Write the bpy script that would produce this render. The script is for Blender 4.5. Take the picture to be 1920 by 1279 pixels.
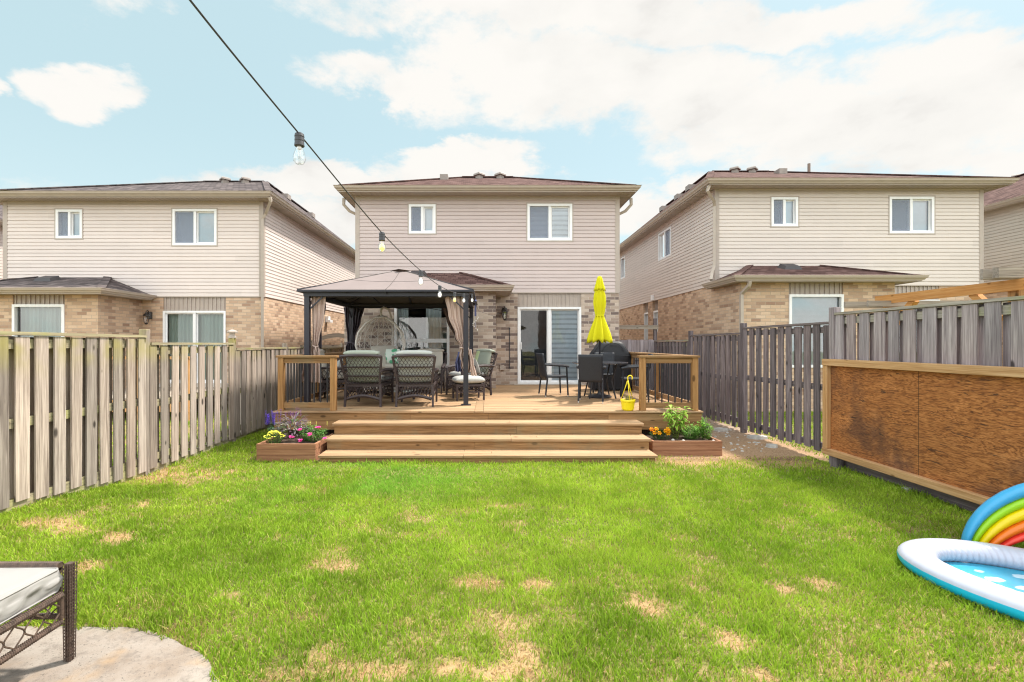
import bpy, math, random
import numpy as np
from mathutils import Vector, Matrix, Euler
random.seed(7); rng = np.random.default_rng(7)
R = math.radians; PI = math.pi
S = bpy.context.scene
for o in list(bpy.data.objects): bpy.data.objects.remove(o)

# ------------------------------------------------------------------ camera
CAMH = 1.70; F = 900.0; CX = 915.0; CY = 645.0
cam_d = bpy.data.cameras.new('camera'); cam = bpy.data.objects.new('camera', cam_d)
S.collection.objects.link(cam); S.camera = cam
cam.location = (0, 0, CAMH); cam.rotation_euler = (PI/2, 0, 0)
cam_d.sensor_width = 36; cam_d.lens = F/1920*36
cam_d.shift_x = (960-CX)/1920; cam_d.shift_y = (CY-639.5)/1920
cam_d.clip_start = 0.05; cam_d.clip_end = 500
S.render.resolution_x = 1024; S.render.resolution_y = 682

def G(px, py, z=0.0):                     # layout helper: where a ground point of the photo lies
    y = F*(CAMH-z)/(py-CY); return ((px-CX)/F*y, y)

# ------------------------------------------------------------------ light
SUN_EL, SUN_AZ = 57, 58                   # azimuth clockwise from +Y (towards +X)
sd = Vector((math.sin(R(SUN_AZ))*math.cos(R(SUN_EL)), math.cos(R(SUN_AZ))*math.cos(R(SUN_EL)), math.sin(R(SUN_EL))))
ld = bpy.data.lights.new('sun', 'SUN'); ld.energy = 2.7; ld.angle = R(5.0); ld.color = (1, .93, .82)
lo = bpy.data.objects.new('sun', ld); S.collection.objects.link(lo)
lo.rotation_euler = (-sd).to_track_quat('-Z', 'Y').to_euler()
EXPOSURE = 1.34
S.view_settings.view_transform = 'Standard'; S.view_settings.look = 'None'
S.view_settings.exposure = EXPOSURE; S.view_settings.gamma = 1
S.cycles.pixel_filter_type = 'BLACKMAN_HARRIS'; S.cycles.filter_width = 1.15; S.cycles.max_bounces = 7; S.cycles.diffuse_bounces = 4; S.cycles.transparent_max_bounces = 16
S.cycles.caustics_reflective = False; S.cycles.caustics_refractive = False

class NT:
    """small node-tree helper"""
    def __init__(s, tree): s.t = tree; s.n = tree.nodes; s.l = tree.links
    def node(s, typ, **kw):
        n = s.n.new(typ)
        for k, v in kw.items(): setattr(n, k, v)
        return n
    def put(s, sock, v):
        if isinstance(v, bpy.types.NodeSocket): s.l.new(v, sock)
        elif v is not None:
            if hasattr(sock.default_value, '__len__') and not hasattr(v, '__len__'): v = (v,)*len(sock.default_value)
            if hasattr(sock.default_value, '__len__') and len(sock.default_value) == 4 and len(v) == 3: v = (*v, 1)
            sock.default_value = v
    def m(s, op, a, b=None, c=None, clamp=False):
        n = s.node('ShaderNodeMath', operation=op, use_clamp=clamp)
        s.put(n.inputs[0], a)
        if b is not None: s.put(n.inputs[1], b)
        if c is not None: s.put(n.inputs[2], c)
        return n.outputs[0]
    def vm(s, op, a, b=None):
        n = s.node('ShaderNodeVectorMath', operation=op); s.put(n.inputs[0], a)
        if b is not None: s.put(n.inputs[3 if op == 'SCALE' else 1], b)
        return n.outputs['Value'] if op in ('LENGTH', 'DOT_PRODUCT') else n.outputs[0]
    def mix(s, f, a, b, blend='MIX'):
        n = s.node('ShaderNodeMix', data_type='RGBA', blend_type=blend)
        s.put(n.inputs[0], f); s.put(n.inputs[6], a); s.put(n.inputs[7], b); return n.outputs[2]
    def noise(s, vec, scale=5, detail=3, rough=.5, dist=0, w=None):
        n = s.node('ShaderNodeTexNoise'); s.put(n.inputs['Vector'], vec); s.put(n.inputs['Scale'], scale)
        n.inputs['Detail'].default_value = detail; n.inputs['Roughness'].default_value = rough
        n.inputs['Distortion'].default_value = dist; return n.outputs[0]
    def ramp(s, f, stops, interp='LINEAR'):
        n = s.node('ShaderNodeValToRGB'); s.put(n.inputs[0], f); cr = n.color_ramp; cr.interpolation = interp
        while len(cr.elements) < len(stops): cr.elements.new(.5)
        for e, (p, c) in zip(cr.elements, stops):
            e.position = p; e.color = (*c, 1) if hasattr(c, '__len__') else (c, c, c, 1)
        return n.outputs[0]
    def smooth(s, v, a, b):
        n = s.node('ShaderNodeMapRange', interpolation_type='SMOOTHSTEP')
        s.put(n.inputs[0], v); n.inputs[1].default_value = a; n.inputs[2].default_value = b; return n.outputs[0]
    def sep(s, v): n = s.node('ShaderNodeSeparateXYZ'); s.put(n.inputs[0], v); return n.outputs
    def comb(s, x, y, z):
        n = s.node('ShaderNodeCombineXYZ'); s.put(n.inputs[0], x); s.put(n.inputs[1], y); s.put(n.inputs[2], z); return n.outputs[0]

# ------------------------------------------------------------------ sky
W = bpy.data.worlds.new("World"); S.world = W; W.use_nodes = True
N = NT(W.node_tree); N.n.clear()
tc = N.node('ShaderNodeTexCoord').outputs['Generated']
sky = N.node('ShaderNodeTexSky', sky_type='NISHITA'); sky.sun_disc = False
sky.sun_elevation = R(SUN_EL); sky.sun_rotation = R(SUN_AZ); sky.dust_density = 1.5; sky.ozone_density = 1.0
dx, dy, dz = N.sep(tc)
ydiv = N.m('MAXIMUM', dy, .05)
u = N.m('DIVIDE', dx, ydiv); v = N.m('DIVIDE', dz, ydiv)
front = N.smooth(dy, .05, .2)
dvec = N.vm('MULTIPLY', tc, (1, 1, 1.9))
n1 = N.noise(dvec, 3.4, 9, .60, .2)
warp = N.m('MULTIPLY', N.m('SUBTRACT', N.noise(dvec, 7.5, 5, .6), .5), .26)
uw = N.m('ADD', u, warp); vw = N.m('ADD', v, N.m('MULTIPLY', N.m('SUBTRACT', n1, .5), .32))
mask = None
ell = [(1180,150,420,105,1.),(1000,120,300,85,.9),(760,140,200,42,.75),(1560,215,460,95,1.),(1500,20,330,50,.9),(1830,130,260,75,1.),(1100,15,520,60,.95),
       (150,158,105,55,1.0),(-10,150,40,26,.8),(860,300,170,42,.95),(640,335,230,38,.9),(1330,335,120,34,.8),(1800,280,200,50,.8),(900,415,1500,75,.75),(250,30,120,22,.35)]
for (px, py, rx, ry, w) in ell:
    a = N.m('DIVIDE', N.m('SUBTRACT', uw, (px-CX)/F), rx/F); b = N.m('DIVIDE', N.m('SUBTRACT', vw, (CY-py)/F), ry/F)
    r2 = N.m('ADD', N.m('MULTIPLY', a, a), N.m('MULTIPLY', b, b))
    e = N.m('MULTIPLY', N.m('SUBTRACT', 1.35, r2), w)
    mask = e if mask is None else N.m('SMOOTH_MAX', mask, e, .2)
mask = N.m('MAXIMUM', mask, -1.0)
back = N.m('MULTIPLY', N.m('SUBTRACT', n1, .38), 6.0)           # broken cloud over the rest of the sky
cl = N.m('ADD', N.m('MULTIPLY', mask, front), N.m('MULTIPLY', back, N.m('SUBTRACT', 1, front)))
cl = N.m('ADD', cl, N.m('MULTIPLY', N.m('SUBTRACT', N.noise(dvec, 13, 9, .68), .5), 1.7))
cov = N.smooth(cl, .08, .92)
shade = N.noise(dvec, 5.0, 5, .55)
ccol = N.ramp(shade, [(.30, (.82, .80, .77)), (.42, (.95, .93, .89)), (.56, (1.0, .975, .93))])
skyc = N.vm('SCALE', sky.outputs[0], .085)
skyc = N.mix(.80, skyc, (.250, .335, .340))
horizon = N.smooth(dz, .42, .0)
skyc = N.mix(N.m('MULTIPLY', horizon, .35), skyc, (.38, .43, .43))
CLOUD = 0.392
col = N.mix(cov, skyc, N.vm('SCALE', ccol, CLOUD))
bk = N.m('ADD', 1.0, N.m('MULTIPLY', N.m('SUBTRACT', 1, front), 1.65))  # sky brightened behind the camera and overhead, an added fill for shaded facades
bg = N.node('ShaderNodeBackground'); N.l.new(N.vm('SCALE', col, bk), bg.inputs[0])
out = N.node('ShaderNodeOutputWorld'); N.l.new(bg.outputs[0], out.inputs[0])

# ------------------------------------------------------------------ materials
MATS = {}
def newmat(name):
    m = bpy.data.materials.new(name); m.use_nodes = True; n = NT(m.node_tree); n.n.clear()
    o = n.node('ShaderNodeOutputMaterial'); p = n.node('ShaderNodeBsdfPrincipled')
    n.l.new(p.outputs[0], o.inputs[0]); MATS[name] = m; return m, n, p, o
def bump(n, p, h, strength=.3, dist=.01):
    b = n.node('ShaderNodeBump'); b.inputs['Strength'].default_value = strength; b.inputs['Distance'].default_value = dist
    n.l.new(h, b.inputs['Height']); n.l.new(b.outputs[0], p.inputs['Normal'])
def plain(name, c, rough=.6, metal=0, var=.12, scale=6, bmp=0, bscale=200, spec=.5):
    m, n, p, o = newmat(name); t = n.node('ShaderNodeTexCoord').outputs['Object']
    f = n.noise(t, scale, 4, .6)
    a = tuple(x*(1-var) for x in c); b = tuple(min(1, x*(1+var)) for x in c)
    n.put(p.inputs['Base Color'], n.ramp(f, [(.3, a), (.7, b)])); p.inputs['Roughness'].default_value = rough
    p.inputs['Metallic'].default_value = metal; p.inputs['Specular IOR Level'].default_value = spec
    if bmp: bump(n, p, n.noise(t, bscale, 2), bmp, .004)
    return m
def wood(name, stops, axis='X', rough=.75, knots=.8, vary=.35, stain=None, scale=1.0, moss=None, mossz=None):
    """boards: grain runs along the axis, each separate board gets its own offset and tone"""
    m, n, p, o = newmat(name); t = n.node('ShaderNodeTexCoord').outputs['Object']
    rnd = n.node('ShaderNodeNewGeometry').outputs['Random Per Island']
    sc = {'X': (1.0, 30, 30), 'Y': (30, 1.0, 30), 'Z': (30, 30, 1.0)}[axis]
    off = n.comb(n.m('MULTIPLY', rnd, 37.), n.m('MULTIPLY', rnd, 91.), n.m('MULTIPLY', rnd, 53.))
    v = n.vm('ADD', n.vm('MULTIPLY', t, tuple(s*scale for s in sc)), off)
    g = n.noise(v, 1.0, 5, .6, .6); g2 = n.noise(v, 4.0, 3, .6)
    f = n.m('ADD', n.m('MULTIPLY', g, .62), n.m('MULTIPLY', g2, .38))
    c = n.ramp(f, [(.5+(q_-.5)*.62, c_) for q_, c_ in stops])
    k = {'X': (4.2, 9, 9), 'Y': (9, 4.2, 9), 'Z': (9, 9, 4.2)}[axis]
    vo = n.node('ShaderNodeTexVoronoi'); n.put(vo.inputs['Vector'], n.vm('ADD', n.vm('MULTIPLY', t, k), off)); vo.inputs['Scale'].default_value = .62
    kn = n.m('MULTIPLY', n.smooth(n.m('ADD', vo.outputs['Distance'], n.m('MULTIPLY', n.sep(vo.outputs['Color'])[0], .13)), .20, .10), knots)
    c = n.mix(kn, c, tuple(x*.35 for x in stops[0][1]))
    tone = n.m('ADD', 1-vary/2, n.m('MULTIPLY', n.m('FRACT', n.m('MULTIPLY', rnd, 17.31)), vary))
    c = n.vm('SCALE', c, tone)
    c = n.mix(n.m('MULTIPLY', n.m('FRACT', n.m('MULTIPLY', rnd, 7.77)), .55), c, n.vm('MULTIPLY', c, (1.10, .97, .87)))
    c = n.mix(n.m('MULTIPLY', n.smooth(n.noise(v, .35, 3, .6), .5, .75), .35), c, n.vm('MULTIPLY', c, (.62, .60, .62)))
    if stain:
        s = n.smooth(n.noise(t, 1.7, 4, .6), .52, .68); c = n.mix(n.m('MULTIPLY', s, .55), c, stain)
    if moss:
        z = n.sep(t)[2]; s = n.m('MULTIPLY', n.smooth(z, mossz[0], mossz[1]), n.smooth(n.noise(t, 2.2, 3), .42, .62)); c = n.mix(n.m('MULTIPLY', s, .75), c, moss)
    n.put(p.inputs['Base Color'], c); p.inputs['Roughness'].default_value = rough; p.inputs['Specular IOR Level'].default_value = .25
    bump(n, p, f, .35, .004); return m
def brick(name, stops, mortar, bw=.243, bh=.0835, var=.25):
    m, n, p, o = newmat(name); t = n.node('ShaderNodeTexCoord').outputs['Object']
    x, y, z = n.sep(t); uu = n.m('ADD', x, y)
    wz = n.m('MULTIPLY', n.m('SUBTRACT', n.noise(t, 14, 2), .5), .012)
    row = n.m('DIVIDE', n.m('ADD', z, wz), bh); ri = n.m('FLOOR', row); rf = n.m('FRACT', row)
    cu = n.m('ADD', n.m('DIVIDE', n.m('ADD', uu, wz), bw), n.m('MULTIPLY', n.m('MODULO', ri, 2.0), .5)); ci = n.m('FLOOR', cu); cf = n.m('FRACT', cu)
    wn = n.node('ShaderNodeTexWhiteNoise', noise_dimensions='2D'); n.put(wn.inputs['Vector'], n.comb(ci, ri, 0))
    c = n.ramp(wn.outputs['Value'], stops)
    c = n.vm('SCALE', c, n.m('ADD', 1-var/2, n.m('MULTIPLY', n.noise(t, 30, 4, .7), var)))
    ex = n.m('MULTIPLY', n.m('MINIMUM', cf, n.m('SUBTRACT', 1, cf)), bw); ez = n.m('MULTIPLY', n.m('MINIMUM', rf, n.m('SUBTRACT', 1, rf)), bh)
    e = n.smooth(n.m('MINIMUM', ex, ez), .0035, .0075)
    n.put(p.inputs['Base Color'], n.mix(e, mortar, c)); p.inputs['Roughness'].default_value = .9; p.inputs['Specular IOR Level'].default_value = .2
    bump(n, p, n.m('ADD', e, n.m('MULTIPLY', n.noise(t, 60, 3), .3)), .6, .008); return m
def shingle(name, stops):
    m, n, p, o = newmat(name); t = n.node('ShaderNodeTexCoord').outputs['Object']
    x, y, z = n.sep(t); geo = n.node('ShaderNodeNewGeometry').outputs['Normal']; nx, ny, nz = n.sep(geo)
    side = n.m('GREATER_THAN', n.m('ABSOLUTE', nx), n.m('ABSOLUTE', ny))
    uu = n.m('ADD', n.m('MULTIPLY', side, y), n.m('MULTIPLY', n.m('SUBTRACT', 1, side), x))
    row = n.m('DIVIDE', z, .055); ri = n.m('FLOOR', row); rf = n.m('FRACT', row)
    cu = n.m('ADD', n.m('DIVIDE', uu, .19), n.m('MULTIPLY', ri, .37)); ci = n.m('FLOOR', cu); cf = n.m('FRACT', cu)
    wn = n.node('ShaderNodeTexWhiteNoise', noise_dimensions='2D'); n.put(wn.inputs['Vector'], n.comb(ci, ri, 0))
    c = n.ramp(wn.outputs['Value'], stops); c = n.vm('SCALE', c, n.m('ADD', .7, n.m('MULTIPLY', n.noise(t, 90, 3, .7), .6)))
    gap = n.m('MULTIPLY', n.smooth(rf, .0, .14), n.smooth(n.m('MINIMUM', cf, n.m('SUBTRACT', 1, cf)), .0, .05))
    c = n.mix(gap, tuple(q*.45 for q in stops[0][1]), c)
    n.put(p.inputs['Base Color'], c); p.inputs['Roughness'].default_value = .95; p.inputs['Specular IOR Level'].default_value = .1
    bump(n, p, n.m('ADD', gap, wn.outputs['Value']), .7, .012); return m
def siding(name, c):
    m, n, p, o = newmat(name); t = n.node('ShaderNodeTexCoord').outputs['Object']; x, y, z = n.sep(t)
    ri = n.m('FLOOR', n.m('DIVIDE', z, .2)); ci = n.m('FLOOR', n.m('ADD', n.m('DIVIDE', n.m('ADD', x, y), 3.6), n.m('MULTIPLY', ri, .41)))
    wn = n.node('ShaderNodeTexWhiteNoise', noise_dimensions='2D'); n.put(wn.inputs['Vector'], n.comb(ci, ri, 0))
    f = n.m('ADD', .88, n.m('ADD', n.m('MULTIPLY', wn.outputs['Value'], .09), n.m('MULTIPLY', n.noise(n.vm('MULTIPLY', t, (1, 1, .35)), 1.6, 5, .65), .12)))
    n.put(p.inputs['Base Color'], n.vm('SCALE', c, f)); p.inputs['Roughness'].default_value = .55; p.inputs['Specular IOR Level'].default_value = .35
    v = n.vm('MULTIPLY', t, (6, 6, 90)); bump(n, p, n.noise(v, 1, 3), .08, .003); return m
def glass(name, tint=(.85, .9, .92), refl=.28):
    m, n, p, o = newmat(name); n.n.remove(p)
    tr = n.node('ShaderNodeBsdfTransparent'); tr.inputs[0].default_value = (*tint, 1)
    gl = n.node('ShaderNodeBsdfGlossy'); gl.inputs[0].default_value = (1, 1, 1, 1); gl.inputs['Roughness'].default_value = .02
    t = n.node('ShaderNodeTexCoord').outputs['Object']
    b = n.node('ShaderNodeBump'); b.inputs['Strength'].default_value = .06; b.inputs['Distance'].default_value = .02; n.put(b.inputs['Height'], n.noise(t, 1.6, 2)); n.l.new(b.outputs[0], gl.inputs['Normal'])
    fr = n.node('ShaderNodeFresnel'); fr.inputs[0].default_value = 1.5
    mx = n.node('ShaderNodeMixShader'); n.put(mx.inputs[0], n.m('ADD', refl, n.m('MULTIPLY', fr.outputs[0], .9), clamp=True))
    n.l.new(tr.outputs[0], mx.inputs[1]); n.l.new(gl.outputs[0], mx.inputs[2]); n.l.new(mx.outputs[0], o.inputs[0]); return m
def fabric(name, c, scale=350, var=.1, trans=0):
    m, n, p, o = newmat(name); t = n.node('ShaderNodeTexCoord').outputs['Object']
    f = n.noise(t, 3, 4, .6); c2 = n.vm('SCALE', c, n.m('ADD', 1-var, n.m('MULTIPLY', f, 2*var)))
    n.put(p.inputs['Base Color'], c2); p.inputs['Roughness'].default_value = .9; p.inputs['Specular IOR Level'].default_value = .15
    bump(n, p, n.noise(t, scale, 2), .25, .002); return m
def vcol(name, trans=.35, rough=.6, emis=0):
    """leaves and blades: the colour of each leaf is stored on its faces"""
    m, n, p, o = newmat(name); a = n.node('ShaderNodeAttribute'); a.attribute_name = 'tint'
    n.l.new(a.outputs['Color'], p.inputs['Base Color']); p.inputs['Roughness'].default_value = rough; p.inputs['Specular IOR Level'].default_value = .25
    tl = n.node('ShaderNodeBsdfTranslucent'); n.l.new(a.outputs['Color'], tl.inputs[0])
    mx = n.node('ShaderNodeMixShader'); mx.inputs[0].default_value = trans
    n.l.new(p.outputs[0], mx.inputs[1]); n.l.new(tl.outputs[0], mx.inputs[2]); n.l.new(mx.outputs[0], o.inputs[0]); return m

# deck lumber, fences
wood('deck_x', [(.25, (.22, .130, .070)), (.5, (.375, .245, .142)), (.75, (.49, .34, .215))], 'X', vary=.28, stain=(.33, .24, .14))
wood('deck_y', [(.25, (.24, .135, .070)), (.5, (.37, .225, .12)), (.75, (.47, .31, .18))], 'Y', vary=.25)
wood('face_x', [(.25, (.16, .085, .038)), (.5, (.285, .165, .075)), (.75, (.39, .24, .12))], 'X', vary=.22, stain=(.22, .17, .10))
wood('post_z', [(.25, (.23, .11, .04)), (.5, (.37, .20, .08)), (.75, (.47, .275, .125))], 'Z', vary=.2)
wood('planter_x', [(.25, (.22, .10, .06)), (.5, (.34, .17, .10)), (.75, (.45, .25, .15))], 'X', vary=.3)
wood('fence_left', [(.25, (.16, .13, .115)), (.5, (.33, .28, .25)), (.75, (.50, .44, .395))], 'Z', vary=.62, knots=.98, moss=(.33, .29, .09), mossz=(1.3, 1.78))
wood('fence_left_y', [(.25, (.20, .17, .12)), (.5, (.36, .32, .22)), (.75, (.48, .44, .28))], 'Y', vary=.3, stain=(.33, .34, .10))
wood('fence_right', [(.25, (.075, .06, .066)), (.5, (.165, .138, .15)), (.75, (.30, .26, .275))], 'Z', vary=.55, knots=.9)
wood('fence_right_near', [(.25, (.15, .125, .14)), (.5, (.29, .255, .275)), (.75, (.47, .425, .45))], 'Z', vary=.35, knots=.95)
wood('fence_right_y', [(.25, (.22, .20, .18)), (.5, (.36, .33, .30)), (.75, (.50, .47, .42))], 'Y', vary=.25, stain=(.34, .36, .14))
wood('fence_dark_y', [(.25, (.10, .085, .09)), (.5, (.18, .15, .16)), (.75, (.28, .25, .25))], 'Y', vary=.25)
wood('cedar_y', [(.25, (.40, .21, .09)), (.5, (.56, .33, .16)), (.75, (.68, .45, .26))], 'Y', vary=.2)
wood('cedar_z', [(.25, (.40, .20, .08)), (.5, (.55, .31, .14)), (.75, (.66, .42, .23))], 'Z', vary=.2)
wood('weathered_x', [(.25, (.17, .145, .12)), (.5, (.30, .26, .22)), (.75, (.42, .38, .33))], 'X', vary=.3)
wood('pergola_y', [(.25, (.42, .18, .05)), (.5, (.55, .27, .09)), (.75, (.62, .35, .14))], 'Y', vary=.15)
# plywood
m, n, p, o = newmat('plywood'); t = n.node('ShaderNodeTexCoord').outputs['Object']
wv = n.vm('MULTIPLY', t, (1, .8, 5.5)); d1 = n.noise(wv, 1.3, 5, .62, .35)
rings = n.m('FRACT', n.m('MULTIPLY', d1, 15.)); rr = n.smooth(n.m('ABSOLUTE', n.m('SUBTRACT', rings, .5)), .0, .5)
fine = n.noise(n.vm('MULTIPLY', t, (1, 3.6, 42)), 1, 7, .74, 1.6); blot = n.noise(t, 1.3, 5, .65)
pc = n.ramp(n.m('ADD', n.m('MULTIPLY', rr, .22), n.m('MULTIPLY', fine, .78)), [(.30, (.10, .036, .015)), (.47, (.33, .118, .036)), (.70, (.54, .225, .075))])
pc = n.mix(n.m('MULTIPLY', n.smooth(blot, .46, .68), .68), pc, (.085, .042, .032)); pc = n.mix(n.m('MULTIPLY', n.smooth(n.noise(t, 2.3, 5, .7), .52, .70), .6), pc, n.vm('MULTIPLY', pc, (1.5, 1.6, 1.7))); pc = n.mix(n.smooth(n.m('ABSOLUTE', n.m('SUBTRACT', n.sep(t)[1], .35)), .0045, .002), pc, (.03, .018, .012))
pc = n.mix(n.m('MULTIPLY', n.smooth(n.noise(n.vm('MULTIPLY', t, (1, 3, 20)), 1, 5, .7, 1.2), .60, .66), .85), pc, (.045, .028, .022))
n.put(p.inputs['Base Color'], pc); p.inputs['Roughness'].default_value = .7; p.inputs['Specular IOR Level'].default_value = .3; bump(n, p, fine, .3, .004)
# house skins
brick('brick_main', [(0, (.15, .115, .105)), (.22, (.20, .15, .135)), (.38, (.36, .275, .225)), (.62, (.44, .35, .29)), (.85, (.54, .45, .385)), (1, (.38, .275, .21))], (.52, .44, .38))
brick('brick_tan', [(0, (.33, .21, .15)), (.25, (.46, .32, .23)), (.6, (.57, .40, .28)), (1, (.62, .46, .34))], (.42, .34, .27))
siding('siding_mauve', (.53, .44, .425)); siding('siding_cream', (.66, .575, .545)); siding('siding_beige', (.63, .555, .515)); siding('siding_dim', (.52, .465, .41))
plain('trim_taupe', (.40, .335, .295), .5, var=.05); plain('gutter_beige', (.41, .345, .295), .4, var=.05); plain('soffit', (.42, .355, .315), .6, var=.04)
shingle('shingle_brown', [(0, (.07, .038, .035)), (.5, (.11, .062, .056)), (1, (.165, .10, .09))])
shingle('shingle_grey', [(0, (.065, .053, .055)), (.5, (.105, .087, .088)), (1, (.17, .14, .138))])
plain('vent_metal', (.26, .22, .20), .6); plain('vent_dark', (.05, .045, .05), .6)
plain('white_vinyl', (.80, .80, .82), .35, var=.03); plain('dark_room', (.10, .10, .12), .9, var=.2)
plain('concrete_sill', (.50, .46, .42), .9, bmp=.3)
glass('window_glass', (.8, .87, .92), .09); glass('door_glass', (.8, .86, .9), .03)
m, n, p, o = newmat('insect_screen'); n.n.remove(p); _t = n.node('ShaderNodeBsdfTransparent'); _d = n.node('ShaderNodeBsdfDiffuse'); _d.inputs[0].default_value = (.33, .37, .47, 1); _m = n.node('ShaderNodeMixShader'); _m.inputs[0].default_value = .45; n.l.new(_t.outputs[0], _m.inputs[1]); n.l.new(_d.outputs[0], _m.inputs[2]); n.l.new(_m.outputs[0], o.inputs[0])
fabric('curtain_white', (.72, .74, .72)); fabric('curtain_green', (.42, .50, .43)); plain('sheer', (.50, .54, .60), .7)
plain('blind_slat', (.74, .78, .84), .6, var=.05)
plain('wood_floor', (.25, .13, .07), .5)
# objects
plain('black_metal', (.028, .027, .034), .38, var=.15); plain('gazebo_metal', (.020, .019, .030), .42, var=.15)
plain('wicker', (.048, .033, .036), .6, var=.35, scale=60, bmp=.5, bscale=160)
plain('wicker_near', (.085, .055, .042), .55, var=.5, scale=45, bmp=.6, bscale=120)
plain('rattan', (.013, .015, .024), .6, var=.3, scale=80, bmp=.6, bscale=260)
plain('chrome_tip', (.75, .75, .75), .3, metal=.6)
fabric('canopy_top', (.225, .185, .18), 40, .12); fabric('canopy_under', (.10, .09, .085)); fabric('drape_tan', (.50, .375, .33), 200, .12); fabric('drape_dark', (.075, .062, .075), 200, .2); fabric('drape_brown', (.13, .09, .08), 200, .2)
fabric('cushion_sage', (.31, .335, .285)); fabric('cushion_pale', (.41, .42, .40)); fabric('cushion_beige', (.50, .455, .40)); fabric('cushion_grey', (.44, .44, .43))
fabric('cushion_lime', (.44, .50, .28)); fabric('navy_cloth', (.10, .11, .22)); fabric('umbrella_yellow', (.60, .56, .015), 250, .06)
plain('plastic_yellow', (.85, .66, .01), .4, var=.05); plain('egg_white', (.68, .63, .58), .55, var=.08, bmp=.3, bscale=120)
plain('grill_cover', (.006, .0065, .011), .6, var=.3, scale=4); plain('glass_table', (.05, .05, .06), .12, var=.1)
plain('lantern_metal', (.03, .026, .026), .4, var=.2); plain('cord_black', (.045, .045, .055), .5, var=.1)
plain('soil', (.07, .045, .03), .95, var=.4, scale=40, bmp=.8, bscale=80); plain('stone', (.45, .43, .41), .85, var=.3, scale=9, bmp=.3, bscale=40)
plain('pipe_brown', (.20, .14, .11), .7); plain('pool_white', (.47, .48, .58), .3, var=.02); plain('pool_blue', (.01, .46, .72), .3, var=.05)
for nm, c in (('tube_blue', (.05, .36, .66)), ('tube_green', (.32, .62, .01)), ('tube_yellow', (.80, .58, .0)), ('tube_orange', (.80, .18, .01)), ('tube_red', (.80, .05, .03))): plain(nm, c, .28, var=.03)
m, n, p, o = newmat('bulb_glass'); n.n.remove(p)
tr = n.node('ShaderNodeBsdfTransparent'); gl = n.node('ShaderNodeBsdfGlossy'); gl.inputs['Roughness'].default_value = .03
lw = n.node('ShaderNodeLayerWeight'); lw.inputs[0].default_value = .35; mx = n.node('ShaderNodeMixShader'); n.put(mx.inputs[0], n.m('ADD', .12, n.m('MULTIPLY', lw.outputs['Facing'], .55)))
n.l.new(tr.outputs[0], mx.inputs[1]); n.l.new(gl.outputs[0], mx.inputs[2]); n.l.new(mx.outputs[0], o.inputs[0])
def emit(name, c, st):
    m, n, p, o = newmat(name); p.inputs['Base Color'].default_value = (*c, 1); p.inputs['Emission Color'].default_value = (*c, 1); p.inputs['Emission Strength'].default_value = st
emit('bulb_amber', (1, .62, .12), 1.0); emit('bulb_white', (.95, .9, .82), .7)
plain('filament', (.6, .58, .55), .3, metal=.5)
vcol('leaf'); vcol('grass_blade', .40, .65); vcol('petal', .2, .6)
# woven striped cream cushion
m, n, p, o = newmat('cushion_cream'); t = n.node('ShaderNodeTexCoord').outputs['Object']
st = n.m('SINE', n.m('MULTIPLY', n.sep(t)[0], 700.)); c = n.mix(n.m('MULTIPLY', n.noise(t, 3, 4), .4), (.31, .30, .295), (.25, .24, .225))
n.put(p.inputs['Base Color'], c); p.inputs['Roughness'].default_value = .9; bump(n, p, n.m('ADD', st, n.noise(t, 12, 3)), .25, .003)
# pillow pattern of green dots
m, n, p, o = newmat('pillow_dots'); t = n.node('ShaderNodeTexCoord').outputs['Object']
vo = n.node('ShaderNodeTexVoronoi'); n.put(vo.inputs['Vector'], t); vo.inputs['Scale'].default_value = 8
n.put(p.inputs['Base Color'], n.mix(n.smooth(vo.outputs['Distance'], .38, .46), (.12, .45, .25), (.68, .74, .66))); p.inputs['Roughness'].default_value = .9
# pool floor: printed clouds
m, n, p, o = newmat('pool_floor'); t = n.node('ShaderNodeTexCoord').outputs['Object']
vo = n.node('ShaderNodeTexVoronoi'); n.put(vo.inputs['Vector'], n.vm('ADD', n.vm('MULTIPLY', t, (4.2, 7.5, 0)), n.vm('SCALE', n.comb(n.noise(t, 14, 1), n.noise(t, 17, 1), 0), .35))); vo.inputs['Scale'].default_value = 1; vo.inputs['Randomness'].default_value = .45
n.put(p.inputs['Base Color'], n.mix(n.smooth(vo.outputs['Distance'], .30, .34), (.52, .66, .74), (.05, .33, .50))); p.inputs['Roughness'].default_value = .08
# patio concrete
m, n, p, o = newmat('concrete'); t = n.node('ShaderNodeTexCoord').outputs['Object']
c = n.ramp(n.noise(t, 2.2, 6, .65), [(.3, (.22, .165, .125)), (.5, (.29, .245, .21)), (.7, (.35, .31, .275))])
c = n.mix(n.smooth(n.noise(t, 75, 4, .75), .58, .66), c, (.13, .11, .095)); c = n.mix(n.m('MULTIPLY', n.smooth(n.noise(t, 11, 6, .75), .48, .66), .6), c, (.17, .14, .12)); c = n.mix(n.m('MULTIPLY', n.smooth(n.noise(t, 3.1, 4), .54, .70), .6), c, (.36, .23, .12))
n.put(p.inputs['Base Color'], c); p.inputs['Roughness'].default_value = .95; bump(n, p, n.noise(t, 90, 4, .7), .5, .006)
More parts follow.
